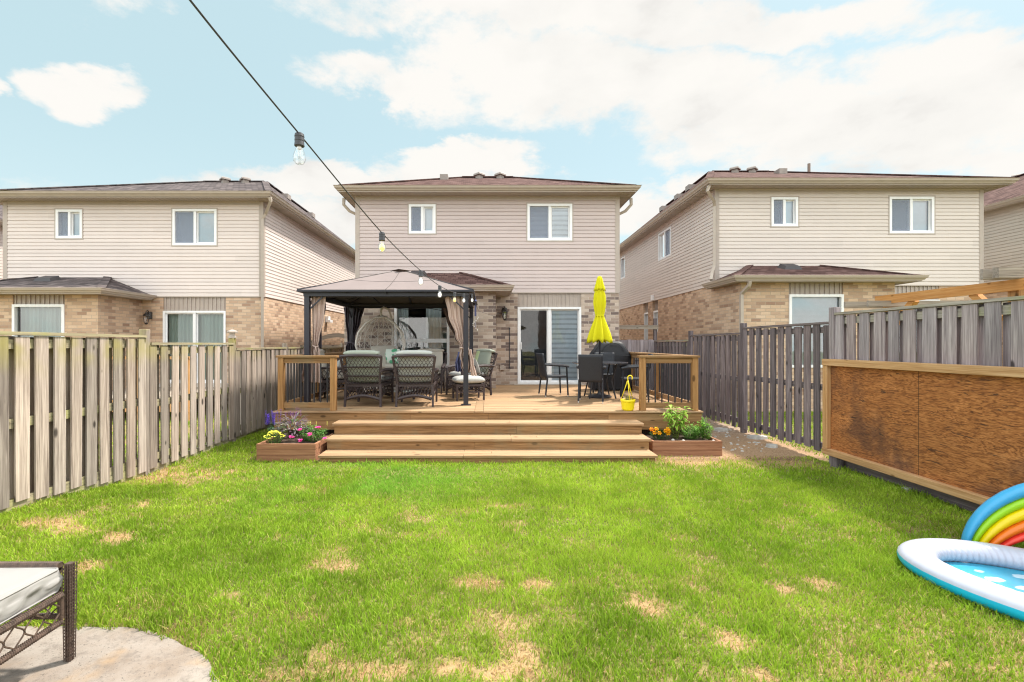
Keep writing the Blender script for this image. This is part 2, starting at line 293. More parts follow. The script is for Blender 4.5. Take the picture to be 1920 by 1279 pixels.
# ground: thatch, earth and gravel
m, n, p, o = newmat('ground'); t = n.node('ShaderNodeTexCoord').outputs['Object']; x, y, z = n.sep(t)
lawn = n.ramp(n.noise(t, 26, 4, .7), [(.3, (.07, .085, .02)), (.5, (.16, .17, .045)), (.7, (.34, .28, .14))])
earth = n.ramp(n.noise(t, 34, 5, .75), [(.3, (.16, .10, .06)), (.5, (.34, .22, .135)), (.7, (.52, .36, .23))])
vo = n.node('ShaderNodeTexVoronoi'); n.put(vo.inputs['Vector'], t); vo.inputs['Scale'].default_value = 26
grav = n.ramp(n.sep(vo.outputs['Color'])[0], [(0, (.16, .14, .15)), (.5, (.34, .31, .31)), (1, (.56, .53, .50))]); grav = n.mix(n.smooth(vo.outputs['Distance'], .5, .8), grav, (.09, .075, .06))
nz = n.m('MULTIPLY', n.m('SUBTRACT', n.noise(t, 1.5, 4), .5), 1.6)
gx = n.m('MULTIPLY', n.smooth(n.m('ADD', x, nz), 2.2, 2.6), n.smooth(x, 5.3, 5.1)); gy = n.smooth(n.m('ADD', y, n.m('MULTIPLY', nz, .5)), 6.95, 7.3)
zone = n.m('MULTIPLY', gx, gy); gravz = n.m('MULTIPLY', n.m('MULTIPLY', zone, n.smooth(n.m('ADD', y, nz), 8.2, 9.8)), .4)
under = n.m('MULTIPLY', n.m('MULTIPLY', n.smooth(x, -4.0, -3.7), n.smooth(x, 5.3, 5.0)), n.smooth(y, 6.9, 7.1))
dr = n.node('ShaderNodeAttribute'); dr.attribute_name = 'dry'; straw = n.ramp(n.noise(t, 150, 4, .7), [(.3, (.26, .17, .085)), (.5, (.37, .25, .13)), (.7, (.48, .34, .19))]); lawn = n.mix(dr.outputs['Fac'], lawn, straw)
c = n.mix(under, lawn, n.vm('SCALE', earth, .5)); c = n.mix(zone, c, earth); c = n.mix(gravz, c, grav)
n.put(p.inputs['Base Color'], c); p.inputs['Roughness'].default_value = .95; p.inputs['Specular IOR Level'].default_value = .1; bump(n, p, n.noise(t, 60, 4, .7), .6, .01)

# ------------------------------------------------------------------ mesh helpers
COL = S.collection
def origin_of(o):
    v = Vector((0, 0, 0))
    while o is not None: v += o.location; o = o.parent
    return v
class MB:
    def __init__(s): s.v = []; s.f = []; s.c = []
    def add(s, vs, fs, col=None):
        k = len(s.v); s.v.extend([tuple(q) for q in vs]); s.f.extend([tuple(i+k for i in f) for f in fs])
        if col is not None: s.c.extend([col]*len(fs))
    def box(s, x0, x1, y0, y1, z0, z1):
        s.add([(x0,y0,z0),(x1,y0,z0),(x1,y1,z0),(x0,y1,z0),(x0,y0,z1),(x1,y0,z1),(x1,y1,z1),(x0,y1,z1)],
              [(0,3,2,1),(4,5,6,7),(0,1,5,4),(1,2,6,5),(2,3,7,6),(3,0,4,7)])
    def bar(s, p, q, w, h, up=(0,0,1)):
        p = Vector(p); q = Vector(q); d = (q-p).normalized(); u = Vector(up)
        if abs(d.dot(u)) > .98: u = Vector((0,1,0))
        a = d.cross(u).normalized(); b = a.cross(d).normalized(); a *= w/2; b *= h/2
        vs = [p-a-b, p+a-b, p+a+b, p-a+b, q-a-b, q+a-b, q+a+b, q-a+b]
        s.add(vs, [(0,3,2,1),(4,5,6,7),(0,1,5,4),(1,2,6,5),(2,3,7,6),(3,0,4,7)])
    def taper(s, p, q, r0, r1, n=4, rot=PI/4): s.tube([p, q], [r0, r1], n, rot)
    def tube(s, pts, r, n=6, rot=0, closed=False, cap=True):
        pts = [Vector(p) for p in pts]; m = len(pts); rs = list(r) if hasattr(r, '__len__') else [r]*m
        prev = None; vs = []
        for i, p in enumerate(pts):
            if closed: d = pts[(i+1) % m]-pts[i-1]
            else: d = pts[min(i+1, m-1)]-pts[max(i-1, 0)]
            if d.length < 1e-9: d = Vector((0,0,1))
            d.normalize()
            if prev is None:
                u = Vector((0,0,1)) if abs(d.z) < .9 else Vector((0,1,0))
                a = d.cross(u).normalized()
            else: a = (prev - d*prev.dot(d)).normalized()
            prev = a; b = d.cross(a)
            for k in range(n):
                t = rot+2*PI*k/n; vs.append(p+(a*math.cos(t)+b*math.sin(t))*rs[i])
        fs = []
        for i in range(m if closed else m-1):
            j = (i+1) % m
            for k in range(n): fs.append((i*n+k, i*n+(k+1) % n, j*n+(k+1) % n, j*n+k))
        if cap and not closed: fs += [tuple(range(n-1, -1, -1)), tuple((m-1)*n+k for k in range(n))]
        s.add(vs, fs)
    def lathe(s, prof, c=(0,0,0), n=24, fold=0, nf=8, capb=True, capt=True, seed=0):
        vs = []; rr = random.Random(seed)
        ph = [rr.uniform(-.25, .25) for _ in range(nf)]
        for (r, z, *a) in prof:
            am = a[0] if a else fold; zm = a[1] if len(a) > 1 else 0
            for k in range(n):
                t = 2*PI*k/n; q = r*(1+am*(1.1-2.2*abs(math.sin(nf*t/2+.3*am*math.sin(3*t+seed))))); vs.append((c[0]+q*math.cos(t), c[1]+q*math.sin(t), c[2]+z+zm*abs(math.sin(nf*t/2))))
        m = len(prof); fs = [(i*n+k, i*n+(k+1) % n, (i+1)*n+(k+1) % n, (i+1)*n+k) for i in range(m-1) for k in range(n)]
        if capb: fs.append(tuple(range(n-1, -1, -1)))
        if capt: fs.append(tuple((m-1)*n+k for k in range(n)))
        s.add(vs, fs)
    def grid(s, P, nu, nv, col=None):
        vs = [P(i/nu, j/nv) for j in range(nv+1) for i in range(nu+1)]
        s.add(vs, [(j*(nu+1)+i, j*(nu+1)+i+1, (j+1)*(nu+1)+i+1, (j+1)*(nu+1)+i) for j in range(nv) for i in range(nu)], col)
    def cushion(s, c, sx, sy, sz, rot=None, puff=.5, n=10, crown=.25):
        """soft rounded box; puff is the corner rounding"""
        vs = []; fs = []; M = rot or Matrix.Identity(3)
        def pt(a, b, t):
            ra = math.copysign(abs(a)**1.0, a); e = (1-abs(a)**6)*(1-abs(b)**6)
            z = t*(.5*(1-crown)+.5*crown*(1-a*a*.9)*(1-b*b*.9))*max(e, 0)**.5
            k = 1-.04*abs(a*b); return M @ Vector((a*sx/2*k, b*sy/2*k, z*sz)) + Vector(c)
        for t in (1, -1):
            base = len(vs)
            for j in range(n+1):
                for i in range(n+1): vs.append(pt(math.sin(PI/2*(2*i/n-1)), math.sin(PI/2*(2*j/n-1)), t))
            for j in range(n):
                for i in range(n):
                    q = (base+j*(n+1)+i, base+j*(n+1)+i+1, base+(j+1)*(n+1)+i+1, base+(j+1)*(n+1)+i); fs.append(q if t > 0 else q[::-1])
        s.add(vs, fs)
    def build(s, name, mat, parent=None, smooth=False, bevel=0, solid=0, loc=None, weld=False):
        me = bpy.data.meshes.new(name); og = origin_of(parent) if parent is not None else Vector(loc or (0,0,0))
        me.from_pydata([(a-og.x, b-og.y, c-og.z) for a, b, c in s.v], [], s.f)
        if weld:
            import bmesh
            bm = bmesh.new(); bm.from_mesh(me); bmesh.ops.remove_doubles(bm, verts=bm.verts, dist=1e-5); bm.to_mesh(me); bm.free()
        me.materials.append(MATS[mat])
        if s.c:
            at = me.attributes.new('tint', 'FLOAT_COLOR', 'FACE'); at.data.foreach_set('color', np.array([(*c, 1) for c in s.c], dtype=np.float32).ravel())
        if smooth: me.polygons.foreach_set('use_smooth', [True]*len(me.polygons))
        me.update(); o = bpy.data.objects.new(name, me); COL.objects.link(o)
        if parent is not None: o.parent = parent
        elif loc: o.location = loc
        if bevel:
            b = o.modifiers.new('bevel', 'BEVEL'); b.width = bevel; b.segments = 2; b.limit_method = 'ANGLE'
        if solid:
            b = o.modifiers.new('solid', 'SOLIDIFY'); b.thickness = solid; b.offset = 0
        return o
def tag(o, label=None, cat=None, group=None, kind=None):
    if label: o['label'] = label
    if cat: o['category'] = cat
    if group: o['group'] = group
    if kind: o['kind'] = kind
    return o
def empty(name, loc, label, cat, group=None, rz=0):
    o = bpy.data.objects.new(name, None); COL.objects.link(o); o.location = loc; o.rotation_euler = (0, 0, rz); o.empty_display_size = .1
    return tag(o, label, cat, group)
def copy_tree(o, loc=None, rz=None, label=None, parent=None):
    c = o.copy(); COL.objects.link(c)
    if parent is not None: c.parent = parent
    if loc is not None: c.location = loc
    if rz is not None: c.rotation_euler = (0, 0, rz)
    if label: c['label'] = label
    for ch in [x for x in bpy.data.objects if x.parent == o]: copy_tree(ch, parent=c)
    return c
def sm(t): t = max(0, min(1, t)); return t*t*(3-2*t)
def vnoise(x, y, s=1.0, seed=0):
    x = np.asarray(x, float)*s; y = np.asarray(y, float)*s; r = np.random.default_rng(seed).random((64, 64))
    xi = np.floor(x).astype(int); yi = np.floor(y).astype(int); fx = x-xi; fy = y-yi; fx = fx*fx*(3-2*fx); fy = fy*fy*(3-2*fy)
    a = r[xi % 64, yi % 64]; b = r[(xi+1) % 64, yi % 64]; c = r[xi % 64, (yi+1) % 64]; d = r[(xi+1) % 64, (yi+1) % 64]
    return (a*(1-fx)+b*fx)*(1-fy)+(c*(1-fx)+d*fx)*fy
def Hn(x, y):
    x = np.asarray(x, float); y = np.asarray(y, float)
    a = np.clip((6.2-y)/1.8, 0, 1); a = a*a*(3-2*a); b = np.clip((-x-3.0)/1.4, 0, 1); b = b*b*(3-2*b)
    near = np.clip((6-np.abs(y-4))/6, 0, 1)
    return .15*a*b + (vnoise(x, y, 1.3, 3)-.5)*.03*near + (vnoise(x, y, 4.1, 4)-.5)*.012*near
def H(x, y): return float(Hn(x, y))
# ------------------------------------------------------------------ ground, patio
xs = np.concatenate([np.linspace(-120, -6, 30), np.arange(-5.5, 5.6, .045), np.linspace(6, 120, 30)])
ys = np.concatenate([np.linspace(-80, 1.4, 20), np.arange(1.5, 9, .045), np.linspace(9.3, 30, 20), np.linspace(36, 220, 12)])
X, Y = np.meshgrid(xs, ys); Z = Hn(X, Y)
Z = np.where((X < -1.1) & (Y < 3.2), np.minimum(Z, 0)-.035, Z)
g = MB(); g.v = list(zip(X.ravel(), Y.ravel(), Z.ravel())); nx = len(xs)
g.f = [(j*nx+i, j*nx+i+1, (j+1)*nx+i+1, (j+1)*nx+i) for j in range(len(ys)-1) for i in range(nx-1)]
ground_ob = tag(g.build('ground', 'ground', smooth=True), kind='structure')
pg = [(-5, -1), (-1.15, -1), (-1.16, 1.6), (-1.24, 2.2), (-1.35, 2.42), (-1.53, 2.59), (-1.76, 2.73), (-1.97, 2.82), (-2.2, 2.865), (-2.6, 2.88), (-3.3, 2.87), (-5, 2.92)]
def outline(pts, n=6):
    o = []
    for i in range(len(pts)):
        a, b = pts[i], pts[(i+1) % len(pts)]
        for k in range(n):
            t = k/n; x = a[0]*(1-t)+b[0]*t; y = a[1]*(1-t)+b[1]*t; w = (float(vnoise(x, y, 7, 9))-.5)*.022
            o.append((x+w, y+w))
    return o
pt = outline(pg); k = len(pt); g = MB()
g.add([(x, y, .008) for x, y in pt]+[(x, y, -.12) for x, y in pt], [tuple(range(k))]+[(i, k+i, k+(i+1) % k, (i+1) % k) for i in range(k)])
tag(g.build('patio', 'concrete'), kind='structure')

# ------------------------------------------------------------------ houses
class Fr:
    """a wall plane: u runs along it, d out of it, z up"""
    def __init__(s, o, u, n): s.o = Vector(o); s.u = Vector(u); s.n = Vector(n)
    def p(s, u, d, z): return s.o+s.u*u+s.n*d+Vector((0, 0, z))
    def box(s, mb, u0, u1, d0, d1, z0, z1):
        c = [s.p(u, d, z) for z in (z0, z1) for d in (d0, d1) for u in (u0, u1)]
        mb.add([c[0], c[1], c[3], c[2], c[4], c[5], c[7], c[6]], [(0,3,2,1),(4,5,6,7),(0,1,5,4),(1,2,6,5),(2,3,7,6),(3,0,4,7)])
    def quad(s, mb, u0, u1, z0, z1, d0=0, d1=None):
        d1 = d0 if d1 is None else d1
        mb.add([s.p(u0, d0, z0), s.p(u1, d0, z0), s.p(u1, d1, z1), s.p(u0, d1, z1)], [(0, 1, 2, 3)])
def cells(u0, u1, z0, z1, ops):
    zs = sorted({z0, z1} | {z for o in ops for z in o[2:4] if z0 < z < z1}); res = []
    for za, zb in zip(zs, zs[1:]):
        zc = (za+zb)/2; cur = u0
        for o in sorted(o for o in ops if o[2] < zc < o[3]):
            if o[0] > cur: res.append((cur, min(o[0], u1), za, zb))
            cur = max(cur, o[1])
        if cur < u1: res.append((cur, u1, za, zb))
    return res
def flat_wall(mb, fr, u0, u1, z0, z1, ops=(), reveal=.1):
    for a, b, c, d in cells(u0, u1, z0, z1, list(ops)): fr.quad(mb, a, b, c, d)
    for o in ops:
        a, b, c, d = o
        for P in ([(a,0,c),(a,-reveal,c),(a,-reveal,d),(a,0,d)], [(b,0,c),(b,0,d),(b,-reveal,d),(b,-reveal,c)], [(a,0,d),(a,-reveal,d),(b,-reveal,d),(b,0,d)], [(a,0,c),(b,0,c),(b,-reveal,c),(a,-reveal,c)]):
            mb.add([fr.p(*q) for q in P], [(0,1,2,3)])
LAP = .1015
def lap_wall(mb, fr, u0, u1, z0, z1, ops=()):
    n = int(math.ceil((z1-z0)/LAP))
    for k in range(n):
        za = z0+k*LAP; zb = min(za+LAP, z1)
        def off(z): t = (z-za)/LAP; return .024-.009*t/.80 if t < .8 else .015-.012*(t-.8)/.2
        for a, b, c, d in cells(u0, u1, za, zb, list(ops)):
            zm_ = za+LAP*.8
            if c < zm_ < d: fr.quad(mb, a, b, c, zm_, off(c), off(zm_)); fr.quad(mb, a, b, zm_, d, off(zm_), off(d))
            else: fr.quad(mb, a, b, c, d, off(c), off(d))
            if abs(c-za) < 1e-6: mb.add([fr.p(a, .003, za), fr.p(b, .003, za), fr.p(b, .024, za), fr.p(a, .024, za)], [(3, 2, 1, 0)])
def batten(mb, fr, u0, u1, z0, z1, d=-.03):
    fr.quad(mb, u0, u1, z0, z1, d); n = int((u1-u0)/.125)
    for k in range(n+1):
        u = u0+(k+.5)*(u1-u0)/(n+1); fr.box(mb, u-.012, u+.012, d, d+.024, z0, z1)
def ringprof(mb, x0, x1, y0, y1, prof):
    vs = []
    for o, z in prof: vs += [(x0-o, y0-o, z), (x1+o, y0-o, z), (x1+o, y1+o, z), (x0-o, y1+o, z)]
    mb.add(vs, [(i*4+k, i*4+(k+1) % 4, (i+1)*4+(k+1) % 4, (i+1)*4+k) for i in range(len(prof)-1) for k in range(4)])
def drape(mb, fr, u0, u1, z0, z1, d, folds, amp=.02):
    n = folds*6; fr_ = lambda i, j: fr.p(u0+(u1-u0)*i, d+amp*math.sin(i*folds*2*PI)+amp*.5*math.sin(i*folds*4.7+1), z0+(z1-z0)*j)
    mb.grid(fr_, n, 1)
def window(house, fr, u0, u1, z0, z1, kind='slider', cover='blind', bg=True, name='window', fw=.065, glassmat='window_glass', label=None):
    f = MB()
    for a, b, c, d in ((u0, u1, z1-fw, z1), (u0, u1, z0, z0+fw), (u0, u0+fw, z0+fw, z1-fw), (u1-fw, u1, z0+fw, z1-fw)): fr.box(f, a, b, -.07, .028, c, d)
    um = (u0+u1)/2; zm = z0+(z1-z0)*.40
    if kind in ('slider', 'door'):
        fr.box(f, um-.035, um+.035, -.05, .012, z0+fw, z1-fw)
        s = .035
        for a, b, d in ((u0+fw, um-.035, -.04), (um+.035, u1-fw, -.06)):
            fr.box(f, a, a+s, d-.02, d+.015, z0+fw, z1-fw); fr.box(f, b-s, b, d-.02, d+.015, z0+fw, z1-fw)
            fr.box(f, a+s, b-s, d-.02, d+.015, z0+fw, z0+fw+s); fr.box(f, a+s, b-s, d-.02, d+.015, z1-fw-s, z1-fw)
    if kind == 'tall':
        fr.box(f, u0+fw, u1-fw, -.06, .02, zm-.05, zm+.05); fr.box(f, um-.035, um+.035, -.06, .02, z0+fw, zm-.05)
    w = f.build(name, 'white_vinyl', house); 
    if label: w['label'] = label
    g = MB(); fr.quad(g, u0+fw*.8, u1-fw*.8, z0+fw*.8, z1-fw*.8, -.050); g.build('pane', glassmat, w)
    if kind == 'slider': g = MB(); fr.box(g, u0+fw, um-.03, -.018, -.016, z0+fw, z1-fw); g.build('screen', 'insect_screen', w)
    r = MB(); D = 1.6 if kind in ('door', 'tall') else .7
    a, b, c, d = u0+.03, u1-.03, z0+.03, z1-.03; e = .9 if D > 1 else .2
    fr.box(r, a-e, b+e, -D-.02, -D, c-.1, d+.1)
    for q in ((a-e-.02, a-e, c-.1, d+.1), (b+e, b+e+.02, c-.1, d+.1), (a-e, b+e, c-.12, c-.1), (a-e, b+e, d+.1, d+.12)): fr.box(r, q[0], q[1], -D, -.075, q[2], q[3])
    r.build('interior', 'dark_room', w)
    if cover == 'blind':
        b_ = MB(); z = z0+fw
        while z < z1-fw: 
            a2, b2 = fr.p(u0+fw, -.105, z), fr.p(u1-fw, -.105, z); a3, b3 = fr.p(u1-fw, -.088, z+.03), fr.p(u0+fw, -.088, z+.03); b_.add([a2, b2, a3, b3], [(0,1,2,3)]); z += .032
        b_.build('blind', 'blind_slat', w)
    elif cover in ('right_blind', 'wide_blind'):
        b_ = MB(); c_ = MB(); ua, ub = (um+.04, u1-fw) if cover == 'right_blind' else (u0+fw, u1-fw); z = z0+fw
        while z < z1-fw: fr.box(b_, ua, ub, -.10, -.097, z, min(z+.085, z1-fw)); z += .135
        b_ = b_.build('blind', 'blind_slat', w); fr.box(c_, ua, ub, -.112, -.109, z0+fw, z1-fw); c_.build('sheer', 'sheer', b_)
    elif cover in ('curtain', 'green_curtain'):
        b_ = MB(); drape(b_, fr, u0+fw, u1-fw, z0, z1, -.16, int((u1-u0)/.11), .022); b_.build('curtain', 'curtain_green' if cover[0] == 'g' else 'curtain_white', w)
    elif cover == 'side_curtains':
        for a_, b2 in ((u0+fw-.02, u0+.33), (u1-.62, u1-.22)):
            b_ = MB(); drape(b_, fr, a_, b2, z0, z1, -.18, 4, .02); b_.build('curtain', 'curtain_white', w)
    elif cover == 'half':
        b_ = MB(); fr.box(b_, um+.04, u1-fw, -.12, -.115, z0+fw, z1-fw); b_.build('blind', 'blind_slat', w)
    return w
def downspout(house, pts, w=.075):
    m = MB(); m.tube(pts, w*.68, 4, PI/4); return m.build('downspout', 'gutter_beige', house)
def roof_z(xe0, xe1, ye0, ze, rise, ins, x, y): return ze+rise*min((x-xe0)/ins[0], (xe1-x)/ins[1], (y-ye0)/ins[2], 1)
def house(xL, D0, dz, label, skin, bricks, sidebrick, roofmat, wid=7.27, depth=11.5, bumpd=1.1, bump_win=(1.27, 2.67), bwz=(1.12, 2.78), w1='half', w2='wide_blind', door='none',
          bwin_cover='side_curtains', bwin_kind='tall', side_l=(), side_r=(), sideskin=None, group='two storey houses in a row', bump=True, vents=(), pipes=(), rise=1.62, ins=(3.1, 3.1, 4.0), w1c=1.46, w2c=4.74, roofbump=None, full=True):
    h = empty('house', (xL, D0, 0), label, 'house', group)
    xR = xL+wid; sb = 3.13+dz; sf = 5.79+dz; yB = D0+depth; sideskin = sideskin or skin
    back = Fr((xL, D0, 0), (1, 0, 0), (0, -1, 0)); right = Fr((xR, D0, 0), (0, 1, 0), (1, 0, 0)); left = Fr((xL, D0, 0), (0, 1, 0), (-1, 0, 0)); rear = Fr((xL, yB, 0), (1, 0, 0), (0, 1, 0))
    dop = (4.47, 6.23, .60, 2.72+dz); bat = (4.47, 6.23, 2.72+dz, sb)
    u1 = (w1c, w1c+.74, 4.755+dz, 5.565+dz); u2 = (w2c, w2c+1.24, 4.56+dz, 5.58+dz)
    # brick ground floor
    b = MB(); flat_wall(b, back, 3.6 if bump else 0, wid, -.3, sb, [(dop[0], dop[1], dop[2], sb)], .09)
    if bump:
        bb = Fr((xL, D0-bumpd, 0), (1, 0, 0), (0, -1, 0)); bw = (bump_win[0], bump_win[1], bwz[0]+(dz if full else 0), bwz[1]+dz); bs = 3.02+dz
        flat_wall(b, bb, 0, 3.85, -.3, bs, [(bw[0], bw[1], bw[2], bs)], .09)
        Fr((xL+3.85, D0-bumpd, 0), (0, 1, 0), (1, 0, 0)).quad(b, 0, bumpd, -.3, bs); Fr((xL, D0-bumpd, 0), (0, 1, 0), (-1, 0, 0)).quad(b, 0, bumpd, -.3, bs)
    b.build('wall', bricks, h)
    for fr, sd_ in ((right, side_r), (left, side_l)):
        b = MB(); flat_wall(b, fr, 0, depth, -.3, sb, [o[:4] for o in sd_ if o[3] <= sb], .12); b.build('wall', sidebrick, h)
    b = MB(); rear.quad(b, 0, wid, -.3, sb); b.build('wall', sidebrick, h)
    # siding above
    s = MB(); lap_wall(s, back, 0.1, wid-.1, sb, sf, [u1, u2]); s.build('siding', skin, h)
    for fr, sd_ in ((right, side_r), (left, side_l)):
        s = MB(); lap_wall(s, fr, .1, depth, sb, sf, [o[:4] for o in sd_ if o[2] >= sb]); s.build('siding', sideskin, h)
    s = MB(); rear.quad(s, 0, wid, sb, sf, .01); s.build('siding', sideskin, h)
    t = MB()
    for x0, x1 in ((-.022, .10), (wid-.10, wid+.022)):
        back.box(t, x0, x1, .0, .028, sb-.02, sf)
    left.box(t, -.026, .10, .0, .0225, sb-.02, sf); right.box(t, -.026, .10, .0, .0225, sb-.02, sf)
    back.box(t, .10, wid-.10, .0, .024, sb-.03, sb-.001)
    back.box(t, .10, wid-.10, .0, .022, sf-.10, sf)
    t.build('trim', 'trim_taupe', h)
    for o in (u1, u2):                                             # channel round the windows
        t = MB()
        for q in ((o[0]-.035, o[1]+.035, o[3], o[3]+.035), (o[0]-.035, o[1]+.035, o[2]-.035, o[2]), (o[0]-.035, o[0], o[2], o[3]), (o[1], o[1]+.035, o[2], o[3])): back.box(t, q[0], q[1], .0, .025, q[2], q[3])
        t.build('window_trim', 'trim_taupe', h)
    bps = [(back, *bat, -.03)]
    if bump: bps.append((bb, bw[0], bw[1], bw[3], bs, -.03))
    for sd_, fr in ((side_r, right), (side_l, left)):
        for o in sd_:
            if o[3] <= sb and len(o) > 4: bps.append((fr, o[0], o[1], o[3]-.38, o[3], -.10))
    for fr, *q_ in bps: t = MB(); batten(t, fr, *q_); t.build('batten_panel', 'trim_taupe', h)
    window(h, back, *u1, cover=w1); window(h, back, *u2, cover=w2)
    d = window(h, back, *dop, kind='door', cover=door, name='patio_door', glassmat='door_glass', fw=.055)
    hd = MB(); back.box(hd, dop[0]+.085, dop[0]+.11, -.02, .03, 1.55, 1.75); hd.build('handle', 'white_vinyl', d)
    if bump: window(h, bb, *bw, kind=bwin_kind, cover=bwin_cover)
    st = MB(); back.box(st, dop[0]-.1, dop[1]+.1, -.05, .12, dop[2]-.10, dop[2]-.004); st.build('door_sill', 'concrete_sill', h)
    for sd_, fr in ((side_r, right), (side_l, left)):
        for o in sd_:
            zt = o[3] if o[2] >= sb else o[3]-.38
            f2 = Fr(fr.o+fr.n*(0 if o[2] >= sb else -.06), fr.u, fr.n); window(h, f2, o[0], o[1], o[2], zt, kind='slider' if o[1]-o[0] > 1 else 'single', cover='half' if o[2] >= sb else 'none')
    # eaves and roof
    ov = .36; ex0, ex1, ey0, ey1 = xL-ov, xR+ov, D0-ov-.08, yB+ov; ze = sf+.13
    q = MB(); ringprof(q, ex0, ex1, ey0, ey1, [(-ov-.15, sf+.002), (0, sf+.002)]); 
    x = ex0
    while x < ex1: q.box(x, x+.012, ey0+.004, D0, sf-.006, sf+.001); x += .135
    y = ey0
    while y < ey1: q.box(ex0+.004, xL, y, y+.012, sf-.006, sf+.001); q.box(xR, ex1-.004, y, y+.012, sf-.006, sf+.001); y += .135
    q.build('soffit', 'soffit', h)
    q = MB(); ringprof(q, ex0, ex1, ey0, ey1, [(0, sf-.012), (.0, sf+.02), (.035, sf+.02), (.05, sf+.05), (.085, sf+.075), (.10, sf+.125), (.115, sf+.135), (.10, sf+.14), (.09, sf+.10), (.0, sf+.09)])
    q.build('gutter', 'gutter_beige', h)
    zr = ze+rise; xa, xb, ya, yb_ = ex0+ins[0], ex1-ins[1], ey0+ins[2], ey1-ins[2]
    V = [(ex0-.03, ey0-.03, ze), (ex1+.03, ey0-.03, ze), (ex1+.03, ey1+.03, ze), (ex0-.03, ey1+.03, ze), (xa, ya, zr), (xb, ya, zr), (xb, yb_, zr), (xa, yb_, zr)]
    q = MB(); q.add(V, [(0, 1, 5, 4), (1, 2, 6, 5), (2, 3, 7, 6), (3, 0, 4, 7), (4, 5, 6, 7), (0, 3, 2, 1)])
    for a, b_ in ((0, 4), (1, 5), (4, 5), (5, 6), (4, 7)): q.bar(Vector(V[a])+Vector((0, 0, .01)), Vector(V[b_])+Vector((0, 0, .01)), .2, .03)
    rf = q.build('roof', roofmat, h)
    for (x, y, kind) in vents:
        zz = roof_z(ex0, ex1, ey0, ze, rise, ins, x, y); v = MB()
        if kind == 'box':
            v.lathe([(.13, -.1), (.13, .08), (.21, .09), (.20, .14), (.16, .17)], (x, y, zz), 4)
        elif kind == 'low': v.box(x-.13, x+.13, y-.16, y+.16, zz-.06, zz+.12)
        elif kind == 'pipe': v.lathe([(.045, -.1), (.045, .62)], (x, y, zz), 10)
        v.build('roof_vent', 'pipe_brown' if kind == 'pipe' else 'vent_metal', rf)
    if bump:
        bx0, bx1, by0, by1 = xL-.30, xL+3.85+.36, D0-bumpd-.36, D0+.1; zs = bs
        q = MB(); ringprof(q, bx0, bx1, by0, by1, [(-.4, zs+.002), (0, zs+.002)]); q.build('soffit', 'soffit', h)
        q = MB(); ringprof(q, bx0, bx1, by0, by1-.2, [(0, zs-.01), (0, zs+.02), (.03, zs+.02), (.045, zs+.05), (.075, zs+.07), (.09, zs+.115), (.10, zs+.125), (.09, zs+.13), (.08, zs+.09), (0, zs+.08)]); q.build('gutter', 'gutter_beige', h)
        z1 = zs+.11; z2 = 3.66+dz; ra, rb = xL+.95, xL+2.92; yw = D0-.022
        V = [(bx0-.02, by0-.02, z1), (bx1+.02, by0-.02, z1), (bx1+.02, yw, z1), (bx0-.02, yw, z1), (ra, yw, z2), (rb, yw, z2)]
        q = MB(); q.add(V, [(0, 1, 5, 4), (1, 2, 5), (3, 0, 4), (0, 3, 2, 1)])
        for a, b_ in ((0, 4), (1, 5)): q.bar(Vector(V[a])+Vector((0, 0, .01)), Vector(V[b_])+Vector((0, 0, .01)), .18, .03)
        r2 = q.build('bay_roof', roofbump or roofmat, h)
        vx = xL+1.75; vy = (by0+yw)/2+.35; zz = z1+(z2-z1)*(vy-by0)/(yw-by0); v = MB()
        a = [(-.2, -.17), (.2, -.17), (.2, .17), (-.2, .17)]; sl = (z2-z1)/(yw-by0)
        v.add([(vx+p_*1.25, vy+q_, zz+q_*sl-.02) for p_, q_ in a]+[(vx+p_*.9, vy+q_*.8, zz+q_*sl+.10) for p_, q_ in a], [(4,5,6,7),(0,1,5,4),(1,2,6,5),(2,3,7,6),(3,0,4,7)]); v.build('roof_vent', 'vent_dark', r2)
    return h, dict(xL=xL, xR=xR, D=D0, sb=sb, sf=sf, ex0=ex0, ex1=ex1, ey0=ey0)

hc, C = house(-3.65, 13.3, 0, 'mauve sided two storey house behind the wooden deck', 'siding_mauve', 'brick_main', 'brick_tan', 'shingle_brown', door='right_blind', w1='half',
              vents=((-.30, 16.5, 'box'), (.42, 16.5, 'box'), (-1.45, 15.9, 'low')))
hl, L = house(-13.6, 13.5, -.09, 'cream sided house with grey shingle roof beyond the left fence', 'siding_cream', 'brick_tan', 'brick_tan', 'shingle_grey', bumpd=1.5, bump_win=(1.72, 3.02), bwin_kind='single', bwin_cover='green_curtain', door='green_curtain', w1='blind', w2='blind',
              ins=(3.9, 1.95, 4.0), vents=((-9.15, 16.7, 'box'), (-8.45, 16.7, 'box'), (-11.9, 16.0, 'low'), (-7.7, 18.3, 'low'), (-7.6, 20.6, 'low')))
hr, Q = house(6.32, 13.35, .21, 'beige sided house with brown shingle roof beyond the right fence', 'siding_beige', 'brick_tan', 'brick_tan', 'shingle_brown', wid=7.42, bumpd=1.35, bump_win=(1.2, 2.56), bwz=(.9, 2.73), bwin_kind='single', bwin_cover='blind', w1='half', w2='half',
              side_l=((3.2, 4.4, 4.75, 5.76, 's'), (8.7, 9.4, 4.75, 5.76, 's'), (4.5, 5.1, 2.16, 3.34, 'b'), (5.6, 6.2, .7, 3.34, 'b')),
              ins=(1.95, 4.2, 4.1), rise=1.66, vents=((8.6, 16.7, 'box'), (9.2, 16.7, 'box'), (9.75, 16.0, 'low'), (11.1, 16.6, 'pipe'), (7.55, 17.9, 'low'), (7.55, 19.0, 'low'), (7.5, 20.5, 'low')), w1c=1.55, w2c=4.83)
